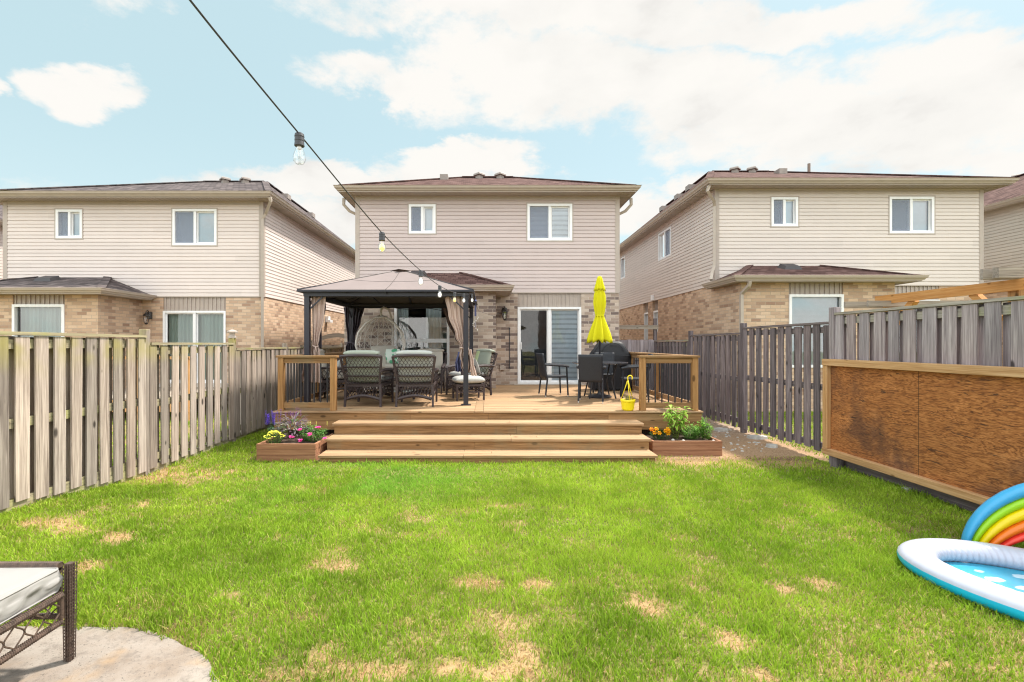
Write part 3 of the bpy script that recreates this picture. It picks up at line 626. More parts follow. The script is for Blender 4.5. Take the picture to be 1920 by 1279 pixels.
hf, _ = house(16.55, 11.6, .25, 'house with reddish brown roof at the far right edge', 'siding_dim', 'brick_tan', 'brick_tan', 'shingle_brown', sideskin='siding_dim', vents=((19.6, 17.8, 'box'), (20.6, 17.8, 'box')), w1='half')
hg, _ = house(-23.8, 13.9, -.12, 'sliver of a house at the far left edge', 'siding_cream', 'brick_tan', 'brick_tan', 'shingle_grey', w1='half')
# downspouts and elbows
downspout(hl, [(L['xR']+.40, 13.06, 5.70), (L['xR']+.40, 13.1, 5.60), (L['xR']+.12, 13.42, 5.34), (L['xR']+.02, 13.42, 5.2), (L['xR']+.02, 13.42, .1)])
downspout(hr, [(Q['ex0']+.02, 12.98, 5.98), (Q['ex0']-.02, 13.0, 5.85), (Q['xL']-.10, 13.2, 5.62), (Q['xL']-.06, 13.27, 5.5), (Q['xL']-.06, 13.27, 3.85), (Q['xL']-.25, 13.0, 3.6), (Q['xL']-.32, 12.9, 3.42)])
downspout(hr, [(Q['xL']+.02, 11.62, 3.22), (Q['xL']+.02, 11.66, 3.12), (Q['xL']-.02, 11.92, 2.95), (Q['xL']-.02, 11.93, 2.85), (Q['xL']-.02, 11.93, .1)])
for s, xe, xw in ((-1, C['ex0'], C['xL']), (1, C['ex1'], C['xR'])):
    downspout(hc, [(xe+s*.04, 13.5, 5.80), (xe+s*.05, 13.5, 5.62), (xe-s*.1, 13.55, 5.45), (xw+s*.06, 13.6, 5.36), (xw+s*.05, 13.6, 5.2), (xw+s*.05, 13.6, .1)])
v = MB(); fr = Fr((L['xR'], 18.8, 2.66), (0, 1, 0), (1, 0, 0)); fr.box(v, -.12, .12, 0, .12, -.12, .12); fr.box(v, -.15, .15, .10, .20, -.12, -.02); v.build('wall_vent', 'white_vinyl', hl)
v = MB(); fr = Fr((Q['xL'], 18.3, 3.30), (0, 1, 0), (-1, 0, 0)); fr.box(v, -.09, .09, .02, .09, .06, .26); v.build('wall_vent', 'white_vinyl', hr)

def lantern(x, y, z, label):
    e = empty('wall_lantern', (x, y, z), label, 'wall light', 'wall lanterns by the patio doors')
    m = MB(); m.lathe([(.06, -.10), (.07, -.08), (.07, .08), (.05, .10)], (x, y-.02, z+.02), 10); m.tube([(x, y-.03, z+.08), (x, y-.10, z+.16), (x, y-.16, z+.13), (x, y-.16, z+.06)], .012, 6)
    m.lathe([(.09, .0), (.085, .02), (.03, .07), (.012, .10)], (x, y-.16, z), 6); m.lathe([(.02, -.24), (.055, -.20), (.055, -.19)], (x, y-.16, z), 6)
    for k in range(6):
        a = k*PI/3; m.tube([(x+.082*math.cos(a), y-.16+.082*math.sin(a), z), (x+.05*math.cos(a), y-.16+.05*math.sin(a), z-.19)], .006, 4)
    m.build('bracket', 'lantern_metal', e)
    m = MB(); m.lathe([(.045, -.185), (.074, -.003)], (x, y-.16, z), 6); m.build('glass', 'bulb_glass', e)
lantern(.46, 13.3, 2.58, 'black wall lantern on the brick left of the centre patio door')
lantern(-9.5, 13.5, 2.48, 'black wall lantern on the tan brick of the left house')
m = MB(); m.tube([(.60, 13.285, 2.10), (.60, 13.285, 1.05)], .010, 6); m.lathe([(.018, 0), (.018, .05)], (.60, 13.28, 1.02), 8); m.lathe([(.018, 0), (.018, .05)], (.60, 13.28, 2.10), 8); ob = m.build('cable', 'cord_black', loc=(.60, 13.285, 1.0)); tag(ob, 'thin black cable running down the brick beside the patio door', 'cable')
m = MB(); m.box(.33, .45, 13.24, 13.30, .98, 1.12); ob = m.build('outlet_box', 'trim_taupe', loc=(.39, 13.3, 1.05)); tag(ob, 'small outlet cover on the brick beside the centre patio door', 'outlet box')

hb = copy_tree(hl, (2.6, -13.5, 0), PI, 'cream sided house across the back yards, behind the camera'); hb2 = copy_tree(hc, (12.6, -13.0, 0), PI, 'mauve sided house across the back yards, behind the camera')
for h_ in (hb, hb2): h_['group'] = 'houses across the back yards'
# ------------------------------------------------------------------ fences
def fence_panel(x, y0, y1, top, bot, parent, zmat, ymat, side, pitch=.21, w=.135, cap=True, railz=None, both=True):
    """side: +1 when our face looks to +x (left fence), -1 for the right fence"""
    n = max(1, round((y1-y0)/pitch)); st = (y1-y0)/n; m = MB(); mid = (top+.1)/2
    for k in range(n):
        yc = y0+st*(k+.5); a = random.uniform(-.006, .006); w2 = w*random.uniform(.94, 1.06)
        zb = bot(yc) if callable(bot) else bot; zb += random.uniform(-.02, .02); zt = top-.035-random.uniform(0, .016)
        xx = x+side*(.030+random.uniform(0, .006)); th = .017; le = random.uniform(-.013, .013)
        vs = [(xx, yc-w2/2+a, zb), (xx+side*th, yc-w2/2+a, zb), (xx+side*th, yc+w2/2+a, zb), (xx, yc+w2/2+a, zb)]
        vs += [(p_, q_+le, zt) for p_, q_, _ in vs]
        m.add(vs, [(0,3,2,1),(4,5,6,7),(0,1,5,4),(1,2,6,5),(2,3,7,6),(3,0,4,7)])
        if both and k < n-1:
            yb = yc+st/2+random.uniform(-.012, .012)+(.032 if yc < 6.9 else .015); m.box(min(x-side*.026, x-side*.043), max(x-side*.026, x-side*.043), yb-w2/2, yb+w2/2, zb+.02, zt)
    m.build('fence_panel', zmat, parent)
    for rz in (railz or (top-.115, mid, .20)):
        m = MB(); m.box(x-.022, x+.022, y0+.045, y1-.045, rz-.045, rz+.045); m.build('rail', ymat, parent)
    if cap: m = MB(); m.box(x-.065, x+.065, y0+.045, y1-.045, top-.032, top); m.build('cap_board', ymat, parent)
def fpost(x, y, top, parent, mat, w=.09, bot=-.2, label=None):
    m = MB(); m.box(x-w/2, x+w/2, y-w/2, y+w/2, bot, top); return m.build('post', mat, parent, bevel=.006)
LX = -4.45
fl = empty('fence', (LX, 6.2, 0), 'weathered grey board fence along the left of the lawn, mossy at the top', 'fence', 'board fences')
yl = [1.9, 4.05, 6.22, 8.35, 10.5, 12.65, 14.6]; tp = [1.83, 1.815, 1.72, 1.63, 1.63, 1.60]
for i in range(6):
    fence_panel(LX, yl[i], yl[i+1], tp[i], lambda y: H(-4.4, y)+.07, fl, 'fence_left', 'fence_left_y', 1, .203, .132)
for i, y in enumerate(yl): fpost(LX, y, (1.89 if i < 3 else 1.80 if i == 3 else 1.72) - (.0), fl, 'fence_left')
m = MB(); m.box(LX-.05, LX+.03, 1.9, 5.2, .05, .25); m.box(LX-.05, LX+.028, 5.2, 6.2, .0, .15); m.box(LX-.05, LX+.018, 6.2, 12, -.1, .10); m.build('kickboard', 'fence_left_y', fl)
m = MB(); m.lathe([(.075, 0), (.075, .03), (.05, .05), (.05, .09), (.10, .10), (.09, .125), (.02, .15)], (LX, 8.35, 1.80), 4); ob = m.build('post_cap_light', 'trim_taupe', loc=(LX, 8.35, 1.80)); tag(ob, 'square cap light on top of a left fence post', 'post light')
RX = 4.93
fr_ = empty('fence', (RX, 9.2, 0), 'dark weathered board fence along the right side of the yard, tallest near the camera', 'fence', 'board fences')
yr = [.9, 2.6, 4.3, 6.80, 9.22, 11.62, 14.1]; tp = [2.14, 2.14, 2.14, 2.02, 1.92, 1.80]
for i in range(6):
    near = i < 3
    fence_panel(RX, yr[i], yr[i+1], tp[i], (lambda y: .12) if near else (lambda y: .13-.05*(y-6.9)/2.4), fr_, 'fence_right_near' if near else 'fence_right', 'fence_right_y' if near or i == 5 else 'fence_dark_y', -1, .236 if near else .225, .15 if near else .135)
for y, t_ in zip(yr, (2.2, 2.2, 2.2, 2.22, 2.10, 2.02, 2.45)): fpost(RX-.02, y, t_, fr_, 'fence_right_near' if y < 7 else 'fence_right', .10 if y < 7 else .09)
m = MB(); m.box(RX-.03, RX+.03, 1, 6.8, -.05, .10); m.build('kickboard', 'fence_dark_y', fr_)
# low fence and gate between the houses on the right
fg = empty('fence', (4.3, 14.1, 0), 'low grey board fence between the centre and right houses', 'fence', 'board fences')
m = MB(); x = 3.72
while x < 4.85: m.box(x, x+.118, 14.08, 14.10, .3, 1.82+random.uniform(-.01, .01)); x += .124
m.build('fence_panel', 'fence_right_near', fg); m = MB(); m.box(3.7, 4.9, 14.03, 14.078, 1.36, 1.46); m.box(3.7, 4.9, 14.03, 14.078, 1.24, 1.32); m.build('rail', 'weathered_x', fg)
m = MB(); m.box(3.70, 4.98, 14.02, 14.14, 2.13, 2.25); ob = m.build('arbor_beam', 'weathered_x', fg); ob['label'] = 'mossy beam above the low fence'
# left side gate with an arched board
ga = empty('gate', (-5.2, 16.2, 0), 'wooden gate with an arched top board between the left and centre houses', 'gate')
m = MB(); x = -6.3
while x < -3.9: m.box(x, x+.12, 16.2, 16.22, .3, 1.60); x += .15
m.build('board_panel', 'fence_left', ga); m = MB(); m.box(-6.32, -3.8, 16.16, 16.20, 1.56, 1.66); m.build('rail', 'weathered_x', ga)
m = MB(); n = 16
P = [(-5.95+1.75*i/n, .0+.26*math.sin(PI*i/n)) for i in range(n+1)]
vs = []
for x, z in P:
    for dy in (16.10, 16.15): vs += [(x, dy, 1.66+z), (x, dy, 1.80+z)]
m.add(vs, [f for i in range(n) for f in ((4*i, 4*i+4, 4*i+5, 4*i+1), (4*i+2, 4*i+3, 4*i+7, 4*i+6), (4*i+1, 4*i+5, 4*i+7, 4*i+3), (4*i, 4*i+2, 4*i+6, 4*i+4))]); m.build('arch_board', 'weathered_x', ga)
fpost(-6.1, 16.18, 1.95, ga, 'fence_left', .1); fpost(-4.1, 16.18, 1.8, ga, 'fence_left', .1)
# plywood board in its frame on the right fence
pb = empty('plywood_board', (4.76, 5, 0), 'large orange brown plywood sheet in a lumber frame against the right fence', 'plywood board')
PY0, PY1 = 1.2, 6.80
m = MB(); m.box(4.800, 4.818, PY0, PY1-.06, .22, 1.44); m.build('sheet', 'plywood', pb)
m = MB(); m.box(4.725, 4.87, PY0, PY1, 1.40, 1.488); m.build('frame_rail', 'cedar_y', pb, bevel=.004)
m = MB(); m.box(4.725, 4.83, PY0, PY1, .155, .235); m.build('frame_rail', 'cedar_y', pb, bevel=.004)
m = MB(); m.box(4.735, 4.798, PY1-.085, PY1-.002, .237, 1.398); m.build('frame_post', 'cedar_z', pb, bevel=.004)
m = MB(); m.box(4.75, 4.85, 6.55, 6.66, -.1, .153); m.build('foot', 'fence_right', pb)
# neighbour's pergola
pe = empty('pergola', (7.2, 7.3, 0), 'orange stained pergola corner rising behind the right fence', 'pergola')
for p_, q_ in (((7.0, 8.35, 0), (7.0, 8.35, 2.44)), ((7.02, 6.35, 0), (7.02, 6.35, 2.44))):
    m = MB(); m.box(p_[0]-.07, p_[0]+.07, p_[1]-.07, p_[1]+.07, -.2, 2.42); m.build('post', 'post_z', pe)
m = MB(); m.box(6.89, 6.93, 6.1, 8.55, 2.40, 2.545); m.build('beam', 'pergola_y', pe)
m = MB(); m.bar((6.96, 8.2, 2.05), (6.96, 7.82, 2.42), .09, .09); m.build('knee_brace', 'pergola_y', pe); m = MB(); m.bar((6.96, 6.5, 2.05), (6.96, 6.88, 2.42), .09, .09); m.build('knee_brace', 'pergola_y', pe)
m = MB(); m.box(6.62, 9.4, 6.22, 6.30, 2.56, 2.70); m.box(6.60, 9.4, 6.40, 6.44, 2.56, 2.70); m.build('rafter', 'weathered_x', pe)
m = MB(); m.box(6.3, 9.4, 8.46, 8.50, 2.34, 2.44); m.box(6.5, 9.4, 8.2, 8.24, 2.34, 2.44); m.build('rafter', 'weathered_x', pe)
# neighbour's low deck glimpsed through the left fence
nd = empty('neighbour_deck', (-9, 12, 0), 'low wooden deck glimpsed through gaps of the left fence', 'deck')
m = MB(); y = 10.6
while y < 13.4: m.box(-10.5, -6.6, y, y+.135, .46, .50); y += .14
m.build('decking', 'weathered_x', nd); m = MB()
for x in (-10.4, -9.1, -7.8, -6.7): m.box(x, x+.09, 10.6, 10.69, -.1, 1.4)
m.box(-10.5, -6.6, 10.58, 10.61, .2, .46); m.box(-10.5, -6.6, 10.6, 10.7, 1.36, 1.42); m.build('railing', 'cedar_z', nd)
# ------------------------------------------------------------------ deck and stairs
DZ = .58
dk = empty('deck', (0, 8, 0), 'raised honey coloured wooden deck with wide steps behind the centre house', 'deck')
def boards(x0, x1, y0, y1, zt, cut=None):
    m = MB(); y = y0; i = 0
    while y < y1-.02:
        ye = min(y+.138, y1); xb = x1
        m.box(x0+random.uniform(0, .002), xb, y, ye-.005, zt-.028+random.uniform(-.0008, .0008), zt+random.uniform(-.0012, .0012)); y += .139; i += 1
    return m
m = boards(-3.58, -.225, 7.975, 12.19, DZ); a = boards(-.075, 3.58, 7.975, 13.2, DZ); m.v, m.f = m.v+a.v, m.f+[tuple(i+len(m.v) for i in f) for f in a.f]
m.box(-.22, -.08, 7.975, 12.19, DZ-.028, DZ); m.box(-.22, .17, 12.2, 12.21, DZ-.028, DZ-.002)
m.build('decking', 'deck_x', dk)
m = MB()
for x0, x1 in ((-3.56, -1.3), (-1.295, -.0), (.005, 2.0), (2.005, 3.56)):
    m.box(x0, x1, 8.0, 8.035, .418, .548)
for x0, x1 in ((-3.56, .7), (.705, 3.56)): m.box(x0, x1, 8.002, 8.037, .272, .414)
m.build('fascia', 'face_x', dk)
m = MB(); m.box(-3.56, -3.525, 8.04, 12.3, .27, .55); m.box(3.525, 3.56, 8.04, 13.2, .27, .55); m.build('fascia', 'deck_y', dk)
m = MB()
m.box(-3.5, 3.5, 8.4, 8.44, -.2, .5)
m.build('skirt_board', 'fence_right', dk)
ST = [(.442, 7.60, 8.0, 2.47), (.268, 7.21, 7.62, 2.455), (.111, 6.83, 7.24, 2.42)]
for k, (z, ya, yb, hx) in enumerate(ST):
    m = MB(); w = (yb-ya)/3
    sp = (-.05, .35, -.35)[k]
    for i in range(3):
        for x0, x1 in ((-hx, sp+(i % 2)*.4), (sp+(i % 2)*.4+.003, hx)): m.box(x0, x1, ya+i*w, ya+(i+1)*w-.004, z-.036, z)
    m.build('tread', 'deck_x', dk, bevel=.003)
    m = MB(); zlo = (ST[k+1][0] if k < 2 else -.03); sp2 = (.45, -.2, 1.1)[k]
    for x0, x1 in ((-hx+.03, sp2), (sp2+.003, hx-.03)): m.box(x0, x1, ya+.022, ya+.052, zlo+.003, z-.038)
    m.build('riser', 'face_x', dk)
m = MB()
for s in (-1, 1):
    for k, (z, ya, yb, hx) in enumerate(ST): m.box(min(s*(hx-.029), s*(hx-.069)), max(s*(hx-.029), s*(hx-.069)), ya+.054, min(yb+.03, 7.998), -.05, z-.038)
m.build('stringer', 'deck_y', dk)
def baluster_run(parent, p, q, n):
    for k in range(n):
        t = (k+.5)/n; x = p[0]+(q[0]-p[0])*t; y = p[1]+(q[1]-p[1])*t
        m = MB(); m.tube([(x, y, .69), (x, y, 1.395)], .0125, 6); m.build('baluster', 'black_metal', parent)
def railing(s):
    x0, x1 = s*2.60, s*3.475; a, b = sorted((x0, x1)); yb = 12.9 if s > 0 else 12.0
    m = MB(); m.box(a-.07, b+.07, 8.01, 8.155, 1.472, 1.508); m.box(a+.045, b-.045, 8.06, 8.10, 1.375, 1.474)
    rl = m.build('railing', 'face_x', dk, bevel=.003)
    m = MB(); m.box(a+.045, b-.045, 8.06, 8.10, .625, .715); m.build('bottom_rail', 'face_x', rl, bevel=.003)
    m = MB(); m.box(x1-.07, x1+.07, 8.157, yb, 1.472, 1.506); m.box(x1-.02, x1+.02, 8.13, yb, 1.38, 1.474); m.build('side_rail', 'deck_y', rl)
    m = MB(); m.box(x1-.02, x1+.02, 8.13, yb, .625, .715); m.build('bottom_rail', 'deck_y', rl)
    for (x, y) in [(x0, 8.08), (x1, 8.08), (x1, 9.85), (x1, 11.6)]:
        m = MB(); m.box(x-.047, x+.047, y-.047, y+.047, DZ+.001, 1.471); m.build('post', 'post_z', rl, bevel=.004)
    baluster_run(rl, (a+.05, 8.08), (b-.05, 8.08), 7)
    baluster_run(rl, (x1, 8.15), (x1, 9.8), 13); baluster_run(rl, (x1, 9.92), (x1, 11.55), 13)
railing(-1); railing(1)

# ------------------------------------------------------------------ planters and plants
def planter(name, x0, x1, y0, y1, zt, label, slant=0):
    e = empty('planter_box', ((x0+x1)/2, y0, 0), label, 'planter', 'planter boxes beside the steps'); hh = zt/3
    for k in range(3):
        m = MB(); za, zb = k*hh-(.05 if k == 0 else 0)+.0015, (k+1)*hh-.0015; i = .002*(k % 2)
        m.box(x0+i, x1-i, y0, y0+.038, za, zb); m.box(x1-.038-i, x1-i, y0+.038, y1, za, zb); m.box(x0+i, x0+.038+i, y0+.038, y1, za, zb)
        m.build('side_board', 'planter_x', e, bevel=.003)
    m = MB(); m.grid(lambda u, v: (x0+.036+(x1-x0-.072)*u, y0+.036+(y1-y0-.05)*v, zt-.04+.03*(float(vnoise(u, v, 12, 5))-.5)+.02*math.sin(PI*u)), 24, 10); m.build('soil', 'soil', e, smooth=True)
planter('p', -3.36, -2.50, 6.96, 7.78, .25, 'reddish wooden planter box full of flowers left of the steps')
planter('p', 2.50, 3.56, 7.29, 7.92, .225, 'reddish wooden planter box of herbs right of the steps')
def leafq(m, base, d, up, L, w, col, droop=.25):
    d = Vector(d).normalized(); a = d.cross(Vector(up))
    if a.length < .05: a = d.cross(Vector((1, 0, 0)))
    a.normalize(); nn = a.cross(d); b = Vector(base)
    p = [b, b+d*L*.4+a*w/2-nn*0+nn*L*.05, b+d*L-nn*L*droop, b+d*L*.4-a*w/2+nn*L*.05, b+d*L*.45-nn*L*.02]
    m.add(p, [(0, 1, 4), (1, 2, 4), (2, 3, 4), (3, 0, 4)], col)
def vary(c, a=.2): f = random.uniform(1-a, 1+a); return tuple(min(1, max(0, x*f*random.uniform(1-a/3, 1+a/3))) for x in c)
def bushy(m, c, rx, ry, h, nst, nl, L, w, cols, spread=.5, droop=.25):
    for s in range(nst):
        a = random.uniform(0, 2*PI); r = math.sqrt(random.random()); ex = rx*r*math.cos(a); ey = ry*r*math.sin(a); hh = h*(1-.45*r*r)*random.uniform(.75, 1.08)
        b = Vector((c[0]+ex*(1-spread), c[1]+ey*(1-spread), c[2])); t = Vector((c[0]+ex, c[1]+ey, c[2]+hh)); sc = (.10, .16, .05)
        m.add([b-Vector((.002, 0, 0)), b+Vector((.002, 0, 0)), t+Vector((.001, 0, 0)), t-Vector((.001, 0, 0))], [(0, 1, 2, 3)], sc)
        for k in range(nl):
            f = (k+.6)/nl; p = b.lerp(t, f**.8); az = k*2.4+random.uniform(-.4, .4); el = random.uniform(.1, .8)
            leafq(m, p, (math.cos(az)*math.cos(el), math.sin(az)*math.cos(el), math.sin(el)), (0, 0, 1), L*random.uniform(.6, 1.15), w*random.uniform(.7, 1.1), vary(random.choice(cols), .3), droop)
def bloom(m, c, r, n, col, cc=None, flat=.5):
    for k in range(n):
        a = 2*PI*k/n+random.uniform(-.1, .1); leafq(m, c, (math.cos(a), math.sin(a)-.5, flat), (0, -.4, 1), r, r*.9, vary(col, .12), .1)
    if cc: m.add([Vector(c)+Vector((r*.2*math.cos(q), -r*.35, r*.2*math.sin(q))) for q in (0, 1.57, 3.14, 4.71)], [(0, 1, 2, 3)], cc)
def ball(m, c, r, col, n=28):
    for k in range(n):
        z = 1-2*(k+.5)/n; a = k*2.4; q = math.sqrt(1-z*z); d = Vector((q*math.cos(a), q*math.sin(a), z*.75)); leafq(m, Vector(c)+d*r*.35, d, (0, 0, 1), r*.75, r*.6, vary(col, .15), .1)
def plant(name, loc, label, cat, fn, stems=None):
    e = empty(name, loc, label, cat); m = MB(); fl = MB(); fn(m, fl, Vector(loc)); m.build('foliage', 'leaf', e)
    if fl.v: fl.build('blossoms', 'petal', e)
def f_salvia(m, fl, c):
    bushy(m, c, .15, .12, .26, 26, 9, .06, .022, [(.10, .22, .10), (.14, .28, .16)])
    for k in range(13):
        x, y = c.x-.05+random.uniform(-.13, .10), c.y+random.uniform(-.08, .08); z0 = c.z+.20; h = random.uniform(.14, .26); lean = random.uniform(-.04, .04)
        for i in range(26):
            f = i/26; a = i*2.4; leafq(fl, (x+lean*f, y, z0+h*f), (math.cos(a), math.sin(a), .6), (0, 0, 1), .022, .016, vary((.12, .06, .55), .3))
def f_mum(m, fl, c):
    bushy(m, c, .15, .12, .17, 40, 7, .03, .016, [(.10, .20, .04), (.14, .26, .06)])
    for k in range(75):
        a = random.uniform(0, 2*PI); r = math.sqrt(random.random()); p = (c.x+.155*r*math.cos(a), c.y+.125*r*math.sin(a), c.z+.19-.09*r*r+random.uniform(-.015, .01)); bloom(fl, p, .017, 6, (.78, .76, .10))
def f_coleus(m, fl, c):
    for k in range(230):
        a = random.uniform(0, 2*PI); r = math.sqrt(random.random())*1.25; h = .44*(1-.36*r*r); b = Vector((c.x+.05*math.cos(a), c.y+.05*math.sin(a), c.z+h*.45*random.random())); el = 1.35-1.0*r
        leafq(m, b+Vector((math.cos(a)*r*.12, math.sin(a)*r*.10, h*.35)), (math.cos(a)*math.cos(el), math.sin(a)*math.cos(el), math.sin(el)), (0, 0, 1), random.uniform(.09, .16), .032, vary(random.choice([(.30, .24, .26), (.42, .36, .35), (.24, .16, .22), (.20, .26, .14)]), .25), .35)
    for k in range(11):
        x, y = c.x+random.uniform(-.13, .13), c.y+random.uniform(-.05, .05); h = random.uniform(.06, .16)
        for i in range(14): a = i*2.4; leafq(fl, (x, y, c.z+.36+h*i/14), (math.cos(a), math.sin(a), .5), (0, 0, 1), .022, .016, vary((.26, .10, .34), .3))
def f_vinca(m, fl, c):
    bushy(m, c, .26, .16, .26, 60, 10, .05, .024, [(.09, .24, .05), (.14, .32, .07), (.20, .38, .10)])
    for dx, dy, z in ((-.13, -.12, .20), (.02, -.15, .13), (.25, -.12, .06), (-.09, -.17, .04), (.12, -.05, .22), (-.24, -.15, .09)):
        for q in range(4): bloom(fl, (c.x+dx+random.uniform(-.018, .018), c.y+dy-.01*q, c.z+z+random.uniform(-.014, .014)), .032, 6, (.86, .07, .40), (.95, .6, .75))
    for k in range(7):
        x = c.x+random.uniform(-.2, .26); z = c.z+.24
        for i in range(10): a = i*2.4; leafq(fl, (x, c.y, z+.007*i), (math.cos(a), math.sin(a), .7), (0, 0, 1), .014, .01, (.75, .72, .15))
plant('salvia', (-3.36, 7.62, .22), 'blue flower spikes at the back left of the left planter', 'salvia', f_salvia)
plant('chrysanthemum', (-3.16, 7.10, .22), 'mound of small yellow flowers in the left planter', 'chrysanthemum', f_mum)
plant('foliage_plant', (-3.00, 7.42, .22), 'purple grey leafy plant in the middle of the left planter', 'leafy plant', f_coleus)
plant('vinca', (-2.68, 7.30, .22), 'green plant with bright pink blooms spilling over the left planter', 'flowering plant', f_vinca)
def f_marigold(m, fl, c):
    bushy(m, c, .19, .12, .17, 45, 9, .035, .014, [(.05, .12, .03), (.08, .18, .05)])
    for dx, dz in ((-.17, .17), (-.10, .18), (-.13, .12), (-.06, .12), (.04, .15), (.07, .18), (.08, .11), (.10, .14)): ball(fl, (c.x+dx, c.y-.10+random.uniform(-.03, .03), c.z+dz), .040, (.95, .50, .01) if dx > -.16 else (.90, .32, .01))
def f_pepper(m, fl, c):
    for k in range(9):
        a = k*.7+.3; top = Vector((c.x+.18*math.cos(a)*random.uniform(.5, 1.1), c.y+.12*math.sin(a), c.z+random.uniform(.38, .60))); b = Vector((c.x+.03*math.cos(a), c.y+.03*math.sin(a), c.z))
        m.tube([b, b.lerp(top, .5)+Vector((0, 0, .04)), top], [.007, .005, .003], 4); m.c.extend([(.24, .34, .07)]*(len(m.f)-len(m.c)))
        for i in range(17):
            f = .35+.65*i/17; p = b.lerp(top, f)+Vector((0, 0, .03*math.sin(PI*f))); az = i*2.4+a; el = random.uniform(-.4, .6)
            leafq(m, p, (math.cos(az)*math.cos(el), math.sin(az)*math.cos(el), math.sin(el)), (0, 0, 1), random.uniform(.07, .14), random.uniform(.03, .055), vary(random.choice([(.30, .50, .06), (.22, .42, .05), (.42, .60, .12)]), .25), .45)
    bushy(m, c, .10, .08, .24, 20, 8, .05, .02, [(.20, .18, .06), (.26, .30, .08), (.16, .12, .05)])
def f_herb(m, fl, c): bushy(m, c, .19, .15, .24, 90, 12, .040, .016, [(.14, .32, .05), (.20, .42, .08), (.26, .50, .10)])
def f_basil(m, fl, c): bushy(m, c, .14, .13, .33, 60, 13, .045, .024, [(.20, .44, .05), (.30, .56, .08), (.16, .36, .05)], .35)
plant('marigold', (2.72, 7.56, .20), 'orange marigolds at the left end of the right planter', 'marigold', f_marigold)
plant('pepper_plant', (2.98, 7.62, .20), 'tall lime green plant with drooping leaves in the right planter', 'leafy plant', f_pepper)
plant('herb_bush', (3.20, 7.58, .20), 'low bushy green herb in the middle of the right planter', 'herb', f_herb)
plant('basil_bush', (3.42, 7.60, .20), 'taller bright green herb at the right end of the right planter', 'herb', f_basil)
for i, (x, y, r, lb) in enumerate(((2.86, 7.42, .028, 'small stone on the planter soil below the marigolds'), (3.0, 7.37, .026, 'pale stone on the planter soil under the lime plant'), (3.46, 7.37, .024, 'small stone near the right end of the right planter'))):
    m = MB(); m.lathe([(r*.4, -r*.7), (r, -r*.2), (r*.95, r*.2), (r*.4, r*.65)], (x, y, .215), 9); o = m.build('stone', 'stone', loc=(x, y, .215), smooth=True); tag(o, lb, 'stone', 'stones in the right planter')
# fieldstones and flagstones on the strip between deck and right fence
ge = MB(); rr = random.Random(5)
for k in range(160):
    x = rr.uniform(3.7, 4.8); y = rr.uniform(7.6, 12.5); r = rr.uniform(.012, .035); z = H(x, y); a = rr.uniform(0, 6.28); n = 6
    ge.add([(x+r*math.cos(a+q)*rr.uniform(.8, 1.2), y+r*math.sin(a+q)*rr.uniform(.8, 1.2), z-.005) for q in [2*PI*i/n for i in range(n)]]+[(x+r*.6*math.cos(a+q), y+r*.6*math.sin(a+q), z+r*.55) for q in [2*PI*i/n for i in range(n)]], [tuple(range(n, 2*n))]+[(i, (i+1) % n, n+(i+1) % n, n+i) for i in range(n)])
tag(ge.build('gravel', 'stone'), kind='stuff')
for i, (px, py, r, lb) in enumerate(((1420, 822, .17, 'flat grey stone slab nearest the right fence post'), (1352, 808, .15, 'flat stone slab beside the right planter'), (1447, 838, .10, 'small flat slab at the foot of the dark fence'), (1700, 923, .05, 'tan stone at the foot of the plywood board'))):
    x, y = G(px, py); m = MB(); n = 9; m.add([(x+r*math.cos(q)*rr.uniform(.75, 1.2), y+r*.8*math.sin(q)*rr.uniform(.75, 1.2), H(x, y)-.02) for q in [2*PI*k/n for k in range(n)]], [])
    m.v += [(x+(a-x)*.93, y+(b-y)*.93, H(x, y)+.045) for a, b, c in m.v]; m.f = [tuple(range(n, 2*n))]+[(k, (k+1) % n, n+(k+1) % n, n+k) for k in range(n)]
    o = m.build('flat_stone', 'stone', loc=(x, y, 0)); tag(o, lb, 'stone', 'stones on the strip by the right fence')
# hanging pot standing on the deck
hp = empty('hanging_pot', (2.36, 8.10, DZ), 'yellow plastic hanging pot standing at the edge of the deck', 'plant pot')
m = MB(); m.lathe([(.082, 0), (.086, .008), (.108, .14), (.122, .15), (.124, .185), (.118, .185), (.114, .15), (.10, .02)], (2.36, 8.10, DZ), 28, capt=False); m.lathe([(.11, .155)], (2.36, 8.10, DZ), 28); m.build('pot', 'plastic_yellow', hp, smooth=True)
m = MB(); m.lathe([(.112, .16), (.06, .17)], (2.36, 8.10, DZ), 16); m.build('soil', 'soil', hp)
m = MB()
for k in range(3):
    a = .5+k*2.09; m.tube([(2.36+.115*math.cos(a), 8.10+.115*math.sin(a), DZ+.18), (2.36+.05*math.cos(a), 8.10+.05*math.sin(a), DZ+.36), (2.36+.008*math.cos(a), 8.10+.008*math.sin(a), DZ+.50)], .0065, 6)
m.tube([(2.36, 8.10, DZ+.44), (2.36, 8.10, DZ+.55)]+[(2.36+.038-.038*math.cos(t), 8.10, DZ+.55+.038*math.sin(t)) for t in np.linspace(.2, 3.9, 12)], .009, 8); m.build('hanger', 'plastic_yellow', hp, smooth=True)
m = MB(); bushy(m, Vector((2.36, 8.10, DZ+.16)), .09, .09, .09, 30, 4, .03, .012, [(.30, .26, .08), (.22, .24, .08)]); m.build('plant', 'leaf', hp)

